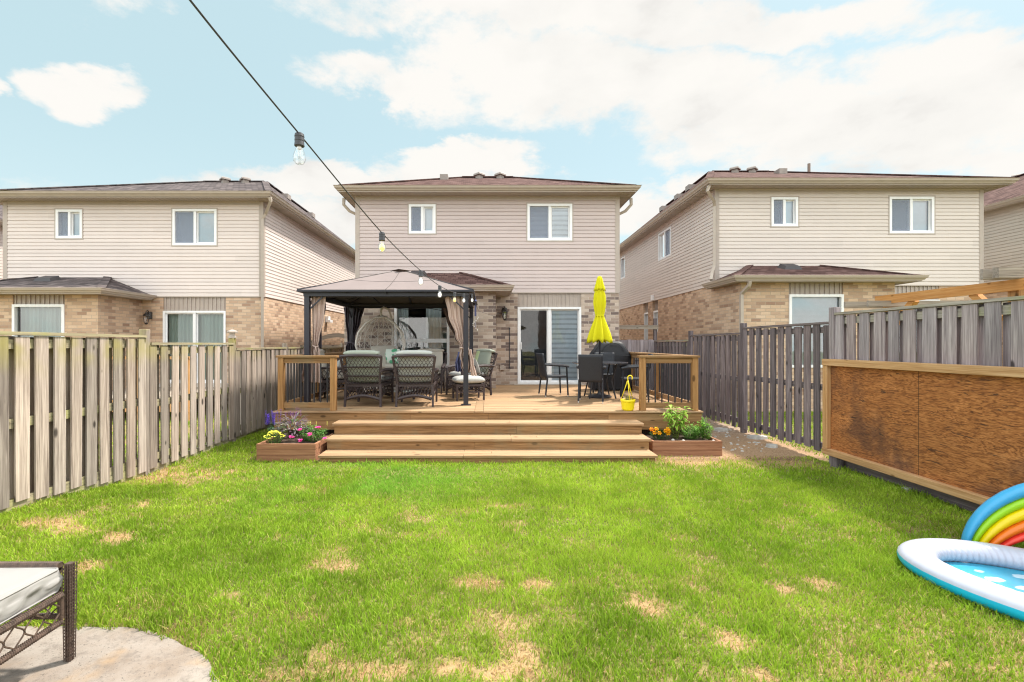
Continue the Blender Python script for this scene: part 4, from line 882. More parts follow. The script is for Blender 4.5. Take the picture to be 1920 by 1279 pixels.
# ------------------------------------------------------------------ gazebo
GX0, GX1, GY0, GY1 = -3.31, -.405, 8.80, 11.66; ZB = 2.60
gz = empty('gazebo', ((GX0+GX1)/2, (GY0+GY1)/2, DZ), 'taupe canopied gazebo with dark metal frame over the lounge chairs', 'gazebo')
for x, y in ((GX0, GY0), (GX1, GY0), (GX0, GY1), (GX1, GY1)):
    m = MB(); m.box(x-.045, x+.045, y-.045, y+.045, DZ, ZB); m.box(x-.09, x+.09, y-.07, y+.07, DZ, DZ+.012); m.build('post', 'gazebo_metal', gz)
m = MB(); e = .055
m.box(GX0-e, GX1+e, GY0-e, GY0+e*.3, ZB-.03, ZB+.065); m.box(GX0-e, GX1+e, GY1-e*.3, GY1+e, ZB-.03, ZB+.065); m.box(GX0-e, GX0+e*.3, GY0+e*.3, GY1-e*.3, ZB-.03, ZB+.065); m.box(GX1-e*.3, GX1+e, GY0+e*.3, GY1-e*.3, ZB-.03, ZB+.065)
m.build('beam', 'gazebo_metal', gz)
AP = Vector(((GX0+GX1)/2, (GY0+GY1)/2, 3.27)); ro = .13; zc = ZB+.072
Cn = [Vector((GX0-ro, GY0-ro, zc)), Vector((GX1+ro, GY0-ro, zc)), Vector((GX1+ro, GY1+ro, zc)), Vector((GX0-ro, GY1+ro, zc))]
m = MB()
def canopy(i, off):
    a, b = Cn[i], Cn[(i+1) % 4]
    def P(u, v):
        q = a.lerp(b, u).lerp(AP+(a.lerp(b, u)-AP)*.10, v); q = Vector(q); q.z += -.035*math.sin(PI*v)*math.sin(PI*min(u, 1)) - .012*abs(math.sin(2*PI*u))*(1-v) + off + .006*(float(vnoise(u*3+i, v*3, 3, 6))-.5); return q
    return P
for i in range(4): m.grid(canopy(i, .004), 16, 8)
m.lathe([(.24, 3.26), (.16, 3.285), (.02, 3.30)], (AP.x, AP.y, 0), 4, capb=False)
m.build('canopy', 'canopy_top', gz)
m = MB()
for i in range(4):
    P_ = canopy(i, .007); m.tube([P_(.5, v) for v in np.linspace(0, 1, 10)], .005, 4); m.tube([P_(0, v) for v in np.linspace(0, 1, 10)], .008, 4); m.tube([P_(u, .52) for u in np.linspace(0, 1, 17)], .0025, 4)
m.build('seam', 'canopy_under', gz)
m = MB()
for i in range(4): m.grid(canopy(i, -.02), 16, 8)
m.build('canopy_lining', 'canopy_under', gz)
m = MB()
for i in range(4):
    a, b = Cn[i], Cn[(i+1) % 4]; m.box(min(a.x, b.x)-.02, max(a.x, b.x)+.02, min(a.y, b.y)-.02, max(a.y, b.y)+.02, zc-.025, zc+.006) if False else m.bar(a+Vector((0, 0, -.01)), b+Vector((0, 0, -.01)), .04, .035)
    m.bar(a+Vector((0, 0, .0)), AP+Vector((0, 0, -.05)), .03, .05); mid = a.lerp(b, .5); m.bar(mid+Vector((0, 0, -.045)), AP+Vector((0, 0, -.14)), .025, .035)
    m.bar(a.lerp(b, .27)+Vector((0, 0, -.03)), a.lerp(AP, .42)+Vector((0, 0, -.06)), .02, .03); m.bar(a.lerp(b, .73)+Vector((0, 0, -.03)), b.lerp(AP, .42)+Vector((0, 0, -.06)), .02, .03)
m.build('rafter', 'gazebo_metal', gz)
m = MB()
for x, y, s, t_ in ((GX0, GY0, 1, 1), (GX1, GY0, -1, 1), (GX0, GY1, 1, -1), (GX1, GY1, -1, -1)):
    m.bar((x, y, ZB-.30), (x+s*.30, y, ZB-.02), .025, .025); m.bar((x, y, ZB-.30), (x, y+t_*.30, ZB-.02), .025, .025)
m.build('corner_brace', 'gazebo_metal', gz)
m = MB(); m.tube([(GX0+.05, GY0+.09, ZB-.03), (GX1-.05, GY0+.09, ZB-.03)], .012, 6); m.tube([(GX0+.05, GY1-.09, ZB-.03), (GX1-.05, GY1-.09, ZB-.03)], .012, 6); m.build('curtain_rail', 'gazebo_metal', gz)
def curtain(rows, yy, mat, nf=7, amp=.03, nu=70, nv=30, name='curtain', yoff=None):
    zs = [r[0] for r in rows]
    def at(v):
        z = zs[0]+(zs[-1]-zs[0])*v; i = max(k for k in range(len(zs)-1) if zs[k] >= z-1e-9) if z < zs[0] else 0
        i = min(i, len(zs)-2); t = sm((zs[i]-z)/(zs[i]-zs[i+1])); a, b = rows[i], rows[i+1]
        return z, a[1]+(b[1]-a[1])*t, a[2]+(b[2]-a[2])*t, a[3]+(b[3]-a[3])*t
    def P(u, v):
        z, x0, x1, am = at(v); ph = u*nf*2*PI
        return (x0+(x1-x0)*(u+.012*math.sin(ph*1.7+v*3)), yy+am*math.sin(ph+.8*math.sin(v*4+u*3))+.3*am*math.sin(ph*2.3+v*5)+(yoff(v) if yoff else 0), z+.006*math.sin(ph))
    m = MB(); m.grid(P, nu, nv); return m.build(name, mat, gz, smooth=True, solid=.004)
curtain([(2.59, -3.27, -3.00, .019), (2.2, -3.26, -3.03, .019), (1.78, -3.24, -3.12, .025), (1.66, -3.24, -3.15, .02)], GY0+.08, 'drape_tan', 3)
curtain([(1.64, -3.42, -3.14, .02), (1.58, -3.45, -3.12, .04), (1.3, -3.45, -3.12, .045), (.98, -3.48, -3.10, .05)], GY0+.13, 'drape_tan', 4, name='curtain_tail')
curtain([(2.59, -3.16, -3.04, .02), (2.4, -3.14, -3.02, .03), (2.0, -3.19, -3.10, .02), (1.62, -3.18, -3.10, .02)], GY0+.15, 'drape_dark', 3)
curtain([(2.59, -.80, -.43, .019), (2.25, -.74, -.43, .019), (1.85, -.60, -.42, .019), (1.62, -.50, -.38, .019)], GY0+.08, 'drape_tan', 4)
curtain([(1.62, -.50, -.38, .03), (1.50, -.53, -.33, .05), (1.30, -.50, -.30, .07), (1.18, -.46, -.33, .05)], GY0+.05, 'drape_tan', 4, name='curtain_gather')
curtain([(1.60, -.36, -.30, .01), (1.35, -.33, -.26, .02), (1.12, -.31, -.21, .02)], GY0-.02, 'drape_tan', 2, nu=20, name='curtain_tail')
curtain([(1.55, -.56, -.46, .02), (1.35, -.61, -.45, .05), (1.18, -.60, -.44, .05)], GY0+.14, 'navy_cloth', 3, name='curtain_gather')
curtain([(2.59, -3.50, -3.00, .04), (2.25, -3.47, -3.08, .04), (1.85, -3.41, -3.22, .03), (1.72, -3.40, -3.23, .03)], GY1-.02, 'drape_dark', 7)
curtain([(1.74, -3.40, -3.23, .03), (1.62, -3.46, -3.18, .06), (1.45, -3.46, -3.16, .06), (1.2, -3.44, -3.2, .05)], GY1-.05, 'drape_dark', 5, name='curtain_gather')
curtain([(2.59, -1.10, -.48, .03), (2.25, -1.00, -.52, .03), (1.85, -.80, -.60, .03), (1.62, -.66, -.56, .03)], GY1-.05, 'drape_brown', 7)
for x, y, z, w in ((-.44, GY0+.05, 1.62, .075), (-3.315, GY1-.02, 1.73, .10), (-3.20, GY0+.09, 1.655, .05)):
    m = MB(); m.tube([(x+w*math.cos(t), y+.055*math.sin(t), z+.01*math.sin(2*t)) for t in np.linspace(0, 2*PI, 16)[:-1]], .014, 6, closed=True)
    m.tube([(x+w*.3, y-.06, z), (x+w*.8, y-.08, z-.04), (x+w*1.1, y-.06, z-.12)], .012, 5); m.build('tieback', 'drape_tan' if y < 9 else 'drape_dark', gz, smooth=True)
m = MB(); m.tube([(GX0+.1, GY0+.12, 2.56)]+[(GX0+.1+(GX1-GX0-.2)*t, GY0+.12+2.4*math.sin(PI*t*.5)*(1 if t < .99 else 1), 2.52-.05*math.sin(PI*t*3)**2) for t in np.linspace(.05, .95, 24)], .007, 5); m.build('cord', 'cord_black', gz)

# ------------------------------------------------------------------ wicker furniture
def lattice(m, P, n, waves, r=.0045, sides=3, seg=4):
    for i in range(n):
        pts = []
        for k in range(waves*seg+1):
            v = k/(waves*seg); u = (i+.5+.5*math.sin(PI*v*waves+i*PI+PI/2))/n; pts.append(P(min(max(u, 0), 1), v))
        m.tube(pts, r, sides, cap=False)
def wicker_chair(label, back_mat, seat_mat, group='wicker armchairs under and beside the gazebo', mat='wicker'):
    e = empty('wicker_chair', (0, 0, 0), label, 'armchair', group)
    for s in (-1, 1):
        m = MB(); m.tube([(s*.325, -.37, 0), (s*.315, -.35, .40)], [.024, .03], 4, PI/4); m.build('leg', mat, e)
        m = MB(); m.tube([(s*.335, .38, 0), (s*.335, .36, .36), (s*.345, .36, .60)], [.024, .03, .028], 4, PI/4); m.build('leg', mat, e)
        m = MB(); m.tube([(s*.35, -.44, .64), (s*.365, -.2, .655), (s*.37, .1, .64), (s*.36, .32, .61), (s*.35, .40, .585)], [.02, .034, .036, .034, .022], 6)
        lattice(m, lambda u, v: (s*(.33+.03*v), -.36+.70*u, .42+.20*v), 17, 3, .0065); lattice(m, lambda u, v: (s*.325, -.34+.68*u, .18+.07*math.sin(PI*u)+(.17-.07*math.sin(PI*u))*v), 18, 2, .008)
        m.tube([(s*.325, -.34+.68*t, .17+.07*math.sin(PI*t)) for t in np.linspace(0, 1, 9)], .014, 5); m.build('arm', mat, e)
    bk = lambda u, v: ((u-.5)*(.60+.14*v), -.355-.13*v-.02*math.sin(PI*u)*v, .40+.50*v)
    m = MB()
    for u in (0, 1): m.tube([bk(u, v) for v in (0, .5, 1.0)], [.022, .022, .024], 6)
    m.tube([Vector(bk(u, 1))+Vector((0, 0, .02*math.sin(PI*u))) for u in np.linspace(0, 1, 9)], .030, 6)
    for v in (.0, .30, .62): m.tube([bk(u, v) for u in np.linspace(0, 1, 7)], .013, 5)
    m.build('back_frame', mat, e)
    m = MB(); lattice(m, lambda u, v: Vector(bk(.02+.96*u, .0+.98*v))+Vector((0, -.012, 0)), 21, 10, .0052); m.build('backrest', mat, e)
    m = MB()
    for a, b in (((-.31, -.34), (.31, -.34)), ((-.32, .36), (.32, .36)), ((-.32, -.34), (-.32, .36)), ((.32, -.34), (.32, .36))): m.bar((*a, .385), (*b, .385), .035, .05)
    m.box(-.30, .30, -.32, .35, .375, .39)
    for yy in (-.35, .365):
        lattice(m, lambda u, v: (-.30+.60*u, yy, .16+.06*math.sin(PI*u)+(.20-.06*math.sin(PI*u))*v), 20, 2, .008); m.tube([(-.30+.60*t, yy, .135+.06*math.sin(PI*t)) for t in np.linspace(0, 1, 11)], .030, 5)
    m.build('seat_frame', mat, e)
    m = MB(); m.cushion((0, .05, .465), .60, .64, .15); m.build('seat_cushion', seat_mat, e, smooth=True, weld=True)
    Rm = Matrix.Rotation(R(104), 3, 'X')
    m = MB(); m.cushion((0, -.345, .70), .60, .56, .12, Rm); m.cushion((0, -.43, .960), .66, .14, .10, Matrix.Rotation(R(10), 3, 'X')); m.build('back_cushion', back_mat, e, smooth=True, weld=True)
    return e
def place(e, x, y, rz, z=DZ): e.location = (x, y, z); e.rotation_euler = (0, 0, R(rz))
wc = wicker_chair('dark wicker armchair with sage cushion, back to camera, nearest the left railing', 'cushion_sage', 'cushion_pale'); place(wc, -2.20, 8.90, -4)
w2_ = wicker_chair('dark wicker armchair with pale cushion, back to camera, second from the left railing', 'cushion_pale', 'cushion_pale'); place(w2_, -1.32, 8.92, 2)
w3 = wicker_chair('wicker armchair with beige cushion facing the camera by the house window', 'cushion_beige', 'cushion_beige'); place(w3, -1.38, 11.15, 180)
w4 = wicker_chair('wicker armchair with sage and lime cushion right of the gazebo post', 'cushion_sage', 'cushion_grey'); place(w4, -.42, 10.55, 122)
m = MB(); m.cushion((.20, -.34, .71), .17, .57, .135, Matrix.Rotation(R(104), 3, 'X')); m.build('cushion_stripe', 'cushion_lime', None).parent = w4
w5 = wicker_chair('wicker armchair with beige cushions behind the left railing', 'cushion_beige', 'cushion_beige'); place(w5, -2.98, 9.75, -80)
def pillow(name, loc, rot, mat, label, s=.42, th=.16):
    m = MB(); m.cushion((0, 0, 0), s, s, th, Euler(tuple(R(a) for a in rot)).to_matrix(), crown=.8); o = m.build(name, mat, smooth=True, weld=True); o.location = loc; tag(o, label, 'pillow', 'scatter pillows'); return o
pillow('pillow', (-.30, 10.32, 1.22), (70, 0, 122), 'cushion_cream', 'white patterned pillow on the sage armchair by the gazebo post', .36)
pillow('pillow', (-3.02, 9.66, 1.22), (68, 0, -80), 'cushion_grey', 'grey patterned pillow on the armchair behind the left railing', .40)
def ottoman():
    e = empty('footstool', (0, 0, 0), 'wicker footstool with thick grey cushion beside the gazebo post', 'footstool')
    for sx in (-1, 1):
        for sy in (-1, 1): m = MB(); m.tube([(sx*.27, sy*.23, 0), (sx*.27, sy*.23, .33)], [.022, .028], 4, PI/4); m.build('leg', 'wicker', e)
    m = MB()
    for sy in (-1, 1): m.bar((-.28, sy*.23, .30), (.28, sy*.23, .30), .04, .04); m.bar((-.28, sy*.23, .17), (.28, sy*.23, .17), .025, .025); lattice(m, lambda u, v: (-.26+.52*u, sy*.23, .18+.11*v), 12, 2)
    for sx in (-1, 1): m.bar((sx*.27, -.22, .30), (sx*.27, .22, .30), .04, .04); m.bar((sx*.27, -.22, .17), (sx*.27, .22, .17), .025, .025); lattice(m, lambda u, v: (sx*.27, -.21+.42*u, .18+.11*v), 10, 2)
    m.box(-.25, .25, -.21, .21, .29, .305); m.build('frame', 'wicker', e)
    m = MB(); m.cushion((0, 0, .40), .62, .54, .17); m.build('cushion', 'cushion_grey', e, smooth=True, weld=True); return e
place(ottoman(), -.40, 9.72, 14)
# big footstool on the patio, closest to the camera
fx, fy = -2.236, 2.565
ns = empty('footstool', (fx, fy, .01), 'large brown wicker seat with cream cushion cut off at the bottom left corner', 'footstool')
for x, y in ((fx, fy), (fx-.68, fy), (fx, fy-.70), (fx-.68, fy-.70)):
    m = MB(); m.tube([(x+.0, y, .01), (x, y, .08), (x, y, .30), (x, y, .53)], [.017, .019, .022, .0225], 4, PI/4)
    z = .03
    for k in range(4):                                            # twisted strands down the leg
        a0 = k*PI/2+PI/4; rr_ = .046
    while z < .52:
        q = .0135+.004*min(1, z/.4); m.tube([(x+q*sx_, y+q*sy_, z+(sx_*.004)) for sx_, sy_ in ((-1, -1), (1, -1), (1, 1), (-1, 1))], .0036, 4, closed=True); z += .017
    for sx_, sy_ in [(a_, b_) for a_ in (-1, -.35, .35, 1) for b_ in (-1, -.35, .35, 1) if max(abs(a_), abs(b_)) == 1]:
        m.tube([(x+(.0135+.004*min(1, zz/.4))*sx_*(1.14+.08*(k_ % 2)), y+(.0135+.004*min(1, zz/.4))*sy_*(1.14+.08*((k_+1) % 2)), zz) for k_, zz in enumerate(np.linspace(.015, .528, 31))], .0034, 4)
    m.build('leg', 'wicker_near', ns, bevel=.0)
def wrapped(m, p, q, r=.013, turns=60):
    m.tube([p, q], r, 8); p, q = Vector(p), Vector(q); n = turns*6; d = (q-p).normalized(); a = d.cross(Vector((0, 0, 1))).normalized(); b = a.cross(d)
    m.tube([p.lerp(q, i/n)+(a*math.cos(i*PI/3)+b*math.sin(i*PI/3))*(r+.001) for i in range(n+1)], .0028, 4)
for (p_, q_, ax) in (((fx, fy-.05), (fx, fy-.65), 'y'), ((fx-.05, fy), (fx-.63, fy), 'x'), ((fx-.68, fy-.05), (fx-.68, fy-.65), 'y')):
    m = MB(); wrapped(m, (*p_, .385), (*q_, .385), .017); wrapped(m, (*p_, .245), (*q_, .245), .014); wrapped(m, (p_[0], p_[1], .37), (p_[0], p_[1], .26), .012, 12)
    lattice(m, lambda u, v: (p_[0]+(q_[0]-p_[0])*u, p_[1]+(q_[1]-p_[1])*u, .25+.125*v), 12, 2, .0042, 5, 8)
    if ax == 'x': wrapped(m, (*p_, .512), (*q_, .512), .022); wrapped(m, (*p_, .49), (*q_, .49), .018)
    m.build('side_panel', 'wicker_near', ns)
m = MB(); cx_, cy_, hx_, hy_ = fx-.335, fy-.35, .305, .318
def cdef(x, y, z):                                                # rounded box with a few soft wrinkles
    a, b = x/hx_, y/hy_; top = z > .5; k = max(abs(a), abs(b))
    zz = .398+.128*z + (.010*(1-a*a)*(1-b*b) if top else 0) + (.004*math.sin(8*a+3*b)*math.sin(6*b+1) if top else 0) - (.014*max(0, (k-.90)/.10)**2 if top else 0)
    w = .006*math.sin(19*y+5*z)*math.sin(PI*z)+.004*math.sin(41*y-7*z)*math.sin(PI*z); w2 = .006*math.sin(21*x+4*z)*math.sin(PI*z); bl = .010*math.sin(PI*z)
    return (cx_+x+(math.copysign(w+bl, x) if abs(a) > .999 else 0), cy_+y+(math.copysign(w2+bl, y) if abs(b) > .999 else 0), zz)
m.grid(lambda u, v: cdef((2*u-1)*hx_, (2*v-1)*hy_, 1), 40, 40)
for sg in (1, -1):
    m.grid(lambda u, v: cdef(sg*hx_, (2*u-1)*hy_, v), 40, 8); m.grid(lambda u, v: cdef((2*u-1)*hx_, sg*hy_, v), 40, 8)
m.build('cushion', 'cushion_cream', ns, smooth=True, weld=True)
m = MB()
for z in (.512, .400): m.tube([(cx_+a*hx_, cy_+b*hy_, z) for a, b in ((-1, 1), (-.97, 1.01), (0, 1.0), (.97, 1.01), (1, .97), (1, 0), (1, -.97), (.97, -1), (0, -1), (-1, -1), (-1, 0))], .006, 6, closed=True)
m.build('piping', 'cushion_cream', ns)

# hanging egg chair
EX, EY = -2.52, 11.30
eg = empty('egg_chair', (EX, EY, DZ), 'white wicker hanging egg chair behind the armchairs', 'hanging chair')
prof = [(0, .0), (.06, .22), (.14, .36), (.30, .53), (.5, .60), (.70, .54), (.86, .37), (.95, .18), (1, .015)]
def er(t):
    for (a, ra), (b, rb) in zip(prof, prof[1:]):
        if t <= b: q = (t-a)/(b-a); return ra+(rb-ra)*(q*q*(3-2*q)*.35+q*.65)
    return 0
def ep(az, t): r = er(t); return Vector((EX+r*math.sin(az)*.97, EY+r*math.cos(az)*.75, 1.02+1.34*t))
m = MB(); OPEN = 1.85                                              # ribs span |azimuth| < OPEN, measured from the back
for k in range(13):
    az = -OPEN+2*OPEN*k/12; m.tube([ep(az, t) for t in np.linspace(.02, .995, 18)], .0085, 5)
for s in (-1, 1):
    for k in range(11):
        a0 = -OPEN+2*OPEN*k/10; pts = []
        for t in np.linspace(.05, .90, 22):
            az = a0+s*(t-.05)*2.6; az2 = (az+OPEN) % (4*OPEN); az2 = az2 if az2 <= 2*OPEN else 4*OPEN-az2; pts.append(ep(az2-OPEN, t)*1.0)
        m.tube(pts, .006, 4)
m.build('basket', 'egg_white', eg)
m = MB()
for s in (-1, 1):
    m.tube([ep(s*OPEN, t) for t in np.linspace(.0, 1, 24)], .026, 8)
m.tube([ep(a, .97) for a in np.linspace(-PI, PI, 20)[:-1]], .02, 6, closed=True); m.build('rim', 'egg_white', eg, smooth=True)
m = MB(); m.tube([(EX+.1, EY+.62, DZ+.03), (EX+.16, EY+.66, 1.2), (EX+.16, EY+.60, 2.2), (EX+.12, EY+.35, 2.53), (EX+.04, EY+.08, 2.57), (EX, EY, 2.50), (EX, EY, 2.34)], .024, 8)
m.tube([(EX+.48*math.cos(a), EY+.10+.48*math.sin(a), DZ+.03) for a in np.linspace(0, 2*PI, 24)[:-1]], .022, 6, closed=True); m.build('stand', 'egg_white', eg, smooth=True)
m = MB(); m.cushion((EX, EY-.02, 1.18), .85, .60, .20); m.cushion((EX, EY+.22, 1.42), .62, .5, .14, Matrix.Rotation(R(75), 3, 'X')); m.build('cushion', 'cushion_beige', eg, smooth=True, weld=True)
pillow('pillow', (EX+.30, EY-.18, 1.42), (72, 0, -12), 'pillow_dots', 'pillow with green round motifs in the egg chair', .36)
pillow('pillow', (EX+.02, EY-.25, 1.30), (60, 0, 10), 'cushion_beige', 'plain pale pillow lying in the egg chair', .34)
# low table between the armchairs
ct = empty('coffee_table', (-1.9, 9.95, DZ), 'low dark coffee table between the armchairs', 'coffee table')
m = MB(); m.cushion((-1.9, 9.95, DZ+.43), .95, .6, .04, crown=0); m.build('tabletop', 'glass_table', ct, weld=True)
for sx in (-1, 1):
    for sy in (-1, 1): m = MB(); m.box(-1.9+sx*.4-.02, -1.9+sx*.4+.02, 9.95+sy*.24-.02, 9.95+sy*.24+.02, DZ, DZ+.41); m.build('leg', 'wicker', ct)
m = MB(); m.box(-2.28, -1.52, 9.74, 10.16, DZ+.14, DZ+.155); m.build('shelf', 'cushion_pale', ct)

# ------------------------------------------------------------------ dining set
def dining_chair(label):
    e = empty('dining_chair', (0, 0, 0), label, 'dining chair', 'black woven dining chairs round the table')
    for s in (-1, 1):
        for y0, y1, nm in ((-.26, -.21, 'leg'), (.24, .21, 'leg')):
            m = MB(); m.tube([(s*.225, y0, .035), (s*.215, y1, .44 if y0 < 0 else .66)], .018, 6); l = m.build(nm, 'rattan', e)
            m = MB(); m.tube([(s*.225, y0, .0), (s*.225, y0, .035)], [.011, .014], 6); m.build('foot_cap', 'chrome_tip', l)
        m = MB(); m.tube([(s*.235, -.27, .68), (s*.255, -.1, .675), (s*.265, .12, .665), (s*.25, .25, .64)], [.02, .028, .032, .024], 6); m.build('arm', 'rattan', e)
    m = MB(); P = lambda u, v: ((u-.5)*(.43+.02*v), -.22-.10*v-.03*math.sin(PI*u), .40+.52*v); m.grid(P, 10, 10); m.build('backrest', 'rattan', e, smooth=True, solid=.03)
    m = MB(); m.box(-.225, .225, -.22, .24, .405, .445); m.build('seat', 'rattan', e, bevel=.012); return e
TX, TY = 2.345, 10.08
dc = dining_chair('black woven dining chair nearest the camera, its back to us'); place(dc, 2.00, 9.32, -14)
place(dining_chair('black woven dining chair left of the round table, turned side on'), 1.42, 10.38, -78)
place(dining_chair('black woven dining chair behind the table, facing the camera'), 2.62, 10.85, 165)
place(dining_chair('black woven dining chair right of the table against the railing post'), 2.92, 9.62, 78)
tb = empty('round_table', (TX, TY, DZ), 'round dark patio table with the yellow umbrella through it', 'table')
m = MB(); m.lathe([(.56, .715), (.575, .722), (.575, .738), (.56, .742)], (TX, TY, DZ), 48); m.build('tabletop', 'glass_table', tb)
for k in range(4):
    a = PI/4+k*PI/2; m = MB(); m.tube([(TX+.38*math.cos(a), TY+.38*math.sin(a), DZ), (TX+.28*math.cos(a), TY+.28*math.sin(a), DZ+.36), (TX+.40*math.cos(a), TY+.40*math.sin(a), DZ+.715)], .016, 6); m.build('leg', 'black_metal', tb)
um = empty('patio_umbrella', (TX, TY, DZ), 'closed yellow patio umbrella standing through the round table', 'umbrella')
m = MB(); m.lathe([(.019, .05), (.019, 2.50), (.012, 2.54)], (TX, TY, DZ), 12); m.build('pole', 'black_metal', um, smooth=True)
m = MB(); m.lathe([(.24, 0), (.25, .02), (.22, .045), (.06, .06), (.035, .12), (.03, .36)], (TX, TY, DZ), 28); m.build('base', 'black_metal', um)
m = MB(); m.lathe([(.200, 1.13, .34, .075), (.200, 1.21, .32, .02), (.175, 1.34, .30), (.125, 1.52, .28), (.085, 1.66, .22), (.078, 1.72, .15), (.092, 1.82, .22), (.112, 1.98, .2), (.102, 2.14, .2), (.075, 2.28, .2), (.058, 2.36, .15)], (TX, TY, DZ), 96, nf=8, capb=False, capt=False, seed=3); m.build('canopy', 'umbrella_yellow', um, smooth=True, solid=.003)
m = MB(); m.lathe([(.105, 2.22, .28, .04), (.088, 2.30, .25), (.066, 2.40, .2), (.055, 2.48, .12), (.040, 2.53, .05), (.01, 2.545, 0)], (TX, TY, DZ), 64, nf=8, capb=False, seed=4); m.build('vent', 'umbrella_yellow', um, smooth=True, solid=.003)
m = MB(); m.lathe([(.086, 1.70), (.088, 1.735)], (TX, TY, DZ), 24, capb=False, capt=False); m.build('tie', 'umbrella_yellow', um, solid=.006)
# covered grill
bq = empty('covered_grill', (2.98, 11.75, DZ), 'barbecue under a black fitted cover in the deck corner', 'grill')
def gp(t, z):  # cross-section ring
    W_, D_ = t; pts = []
    for k in range(48):
        a = 2*PI*k/48; c_, s_ = math.cos(a), math.sin(a); e_ = .35
        fold = 1+.012*math.sin(7*a+z*9)+.01*math.sin(13*a-z*5); pts.append((2.98+W_*math.copysign(abs(c_)**e_, c_)*fold, 11.75+D_*math.copysign(abs(s_)**e_, s_)*fold, DZ+z+(.012*math.sin(9*a) if z < .1 else 0)))
    return pts
lv = [((.50, .30), .04), ((.485, .295), .3), ((.475, .29), .6), ((.48, .295), .80), ((.455, .29), .88), ((.36, .27), 1.02), ((.30, .25), 1.12), ((.24, .21), 1.175), ((.10, .10), 1.19)]
m = MB(); 
for t, z in lv: m.v += gp(t, z)
m.f = [(i*48+k, i*48+(k+1) % 48, (i+1)*48+(k+1) % 48, (i+1)*48+k) for i in range(len(lv)-1) for k in range(48)]+[tuple((len(lv)-1)*48+k for k in range(48))]
m.build('cover', 'grill_cover', bq, smooth=True)
m = MB(); m.tube([(2.98+.26*math.cos(t), 11.46-.01, DZ+.90+.24*math.sin(t)) for t in np.linspace(.15, PI-.15, 16)], .008, 5); m.tube([(2.55, 11.455, DZ+.84), (3.42, 11.455, DZ+.84)], .006, 5); m.build('seam', 'grill_cover', bq)
m = MB(); m.bar((2.93, 11.50, DZ+1.08), (3.08, 11.50, DZ+1.07), .03, .012); m.build('handle', 'grill_cover', bq)
m = MB()
for sx in (-.4, .4): m.box(2.98+sx-.02, 2.98+sx+.02, 11.55, 11.59, DZ, DZ+.1); m.box(2.98+sx-.02, 2.98+sx+.02, 11.9, 11.94, DZ, DZ+.1)
m.build('leg', 'black_metal', bq)
# wind chime by the gazebo post
wcx, wcy = -.235, 9.0
wi = empty('wind_chime', (wcx, wcy, 2.55), 'small glass wind chime hanging beside the right gazebo post', 'wind chime')
m = MB(); m.tube([(wcx, wcy, 2.60), (wcx, wcy, 1.95)], .002, 4); m.lathe([(.03, 2.50), (.012, 2.53)], (wcx, wcy, 0), 8); m.box(wcx-.018, wcx+.018, wcy-.004, wcy+.004, 2.22, 2.42)
m.build('pendant', 'navy_cloth', wi); m = MB()
for k in range(9):
    a = k*.7; x, y = wcx+.05*math.cos(a), wcy+.05*math.sin(a); z = 2.2-.03*k; m.tube([(x, y, z), (wcx, wcy, z+.16)], .0015, 3); m.lathe([(.002, -.012), (.009, 0), (.002, .012)], (x, y, z), 6)
m.build('bead', 'white_vinyl', wi)

# ------------------------------------------------------------------ string lights
sl = empty('string_lights', (-.27, 8.68, 2.6), 'black cord of string lights running from overhead to the gazebo corner', 'string lights')
key = [(-.905, .95, 2.80), (-.877, 1.415, 2.712), (-.825, 2.10, 2.618), (-.733, 3.32, 2.468), (-.63, 4.5, 2.385), (-.548, 5.46, 2.36), (-.455, 6.54, 2.40), (-.375, 7.46, 2.475), (-.28, 8.62, 2.60)]
def cat(i, t):
    p0, p1, p2, p3 = [Vector(key[max(0, min(len(key)-1, j))]) for j in (i-1, i, i+1, i+2)]
    return .5*((2*p1)+(p2-p0)*t+(2*p0-5*p1+4*p2-p3)*t*t+(3*p1-p0-3*p2+p3)*t**3)
m = MB(); pts = [cat(i, t) for i in range(len(key)-1) for t in np.linspace(0, 1, 8)[:-1]]+[Vector(key[-1])]; m.tube(pts, .0036, 6); m.build('cord', 'cord_black', sl)
m = MB(); m.tube([Vector(key[-1]), (-.30, 8.9, 2.48), (-.25, 9.3, 2.50), (-.2, 10.2, 2.40), (.1, 11.2, 2.36), (.45, 13.2, 2.60)], .0035, 5); m.build('cord', 'cord_black', sl)
for i in range(2, 9):
    c = Vector(key[i]); lit = {3: 'bulb_amber', 6: 'bulb_amber'}.get(i, 'bulb_glass' if i == 2 else 'bulb_white')
    if i == 8: c = Vector((-.285, 8.62, 2.585))
    m = MB(); m.lathe([(.010, .006), (.019, .0), (.021, -.012), (.0195, -.014), (.0205, -.03), (.0195, -.032), (.021, -.046), (.0215, -.052), (.018, -.055)], c, 16); s_ = m.build('socket', 'cord_black', sl, smooth=False)
    m = MB(); m.lathe([(.0125, -.052), (.0145, -.062), (.0235, -.085), (.0272, -.102), (.025, -.118), (.016, -.130), (.003, -.135)], c, 20, capb=False, capt=False); b_ = m.build('bulb', 'bulb_glass', s_, smooth=True)
    m = MB(); 
    if lit == 'bulb_glass':
        for a in (0, 2.1, 4.2): m.tube([c+Vector((.003*math.cos(a), .003*math.sin(a), -.055)), c+Vector((.006*math.cos(a), .006*math.sin(a), -.11))], .0008, 4)
        m.lathe([(.011, -.055), (.009, -.066)], c, 10); m.build('filament', 'filament', b_)
    else: m.lathe([(.004, -.075), (.016, -.088), (.018, -.105), (.012, -.12), (.002, -.127)], c, 12); m.build('filament', lit, b_, smooth=True)

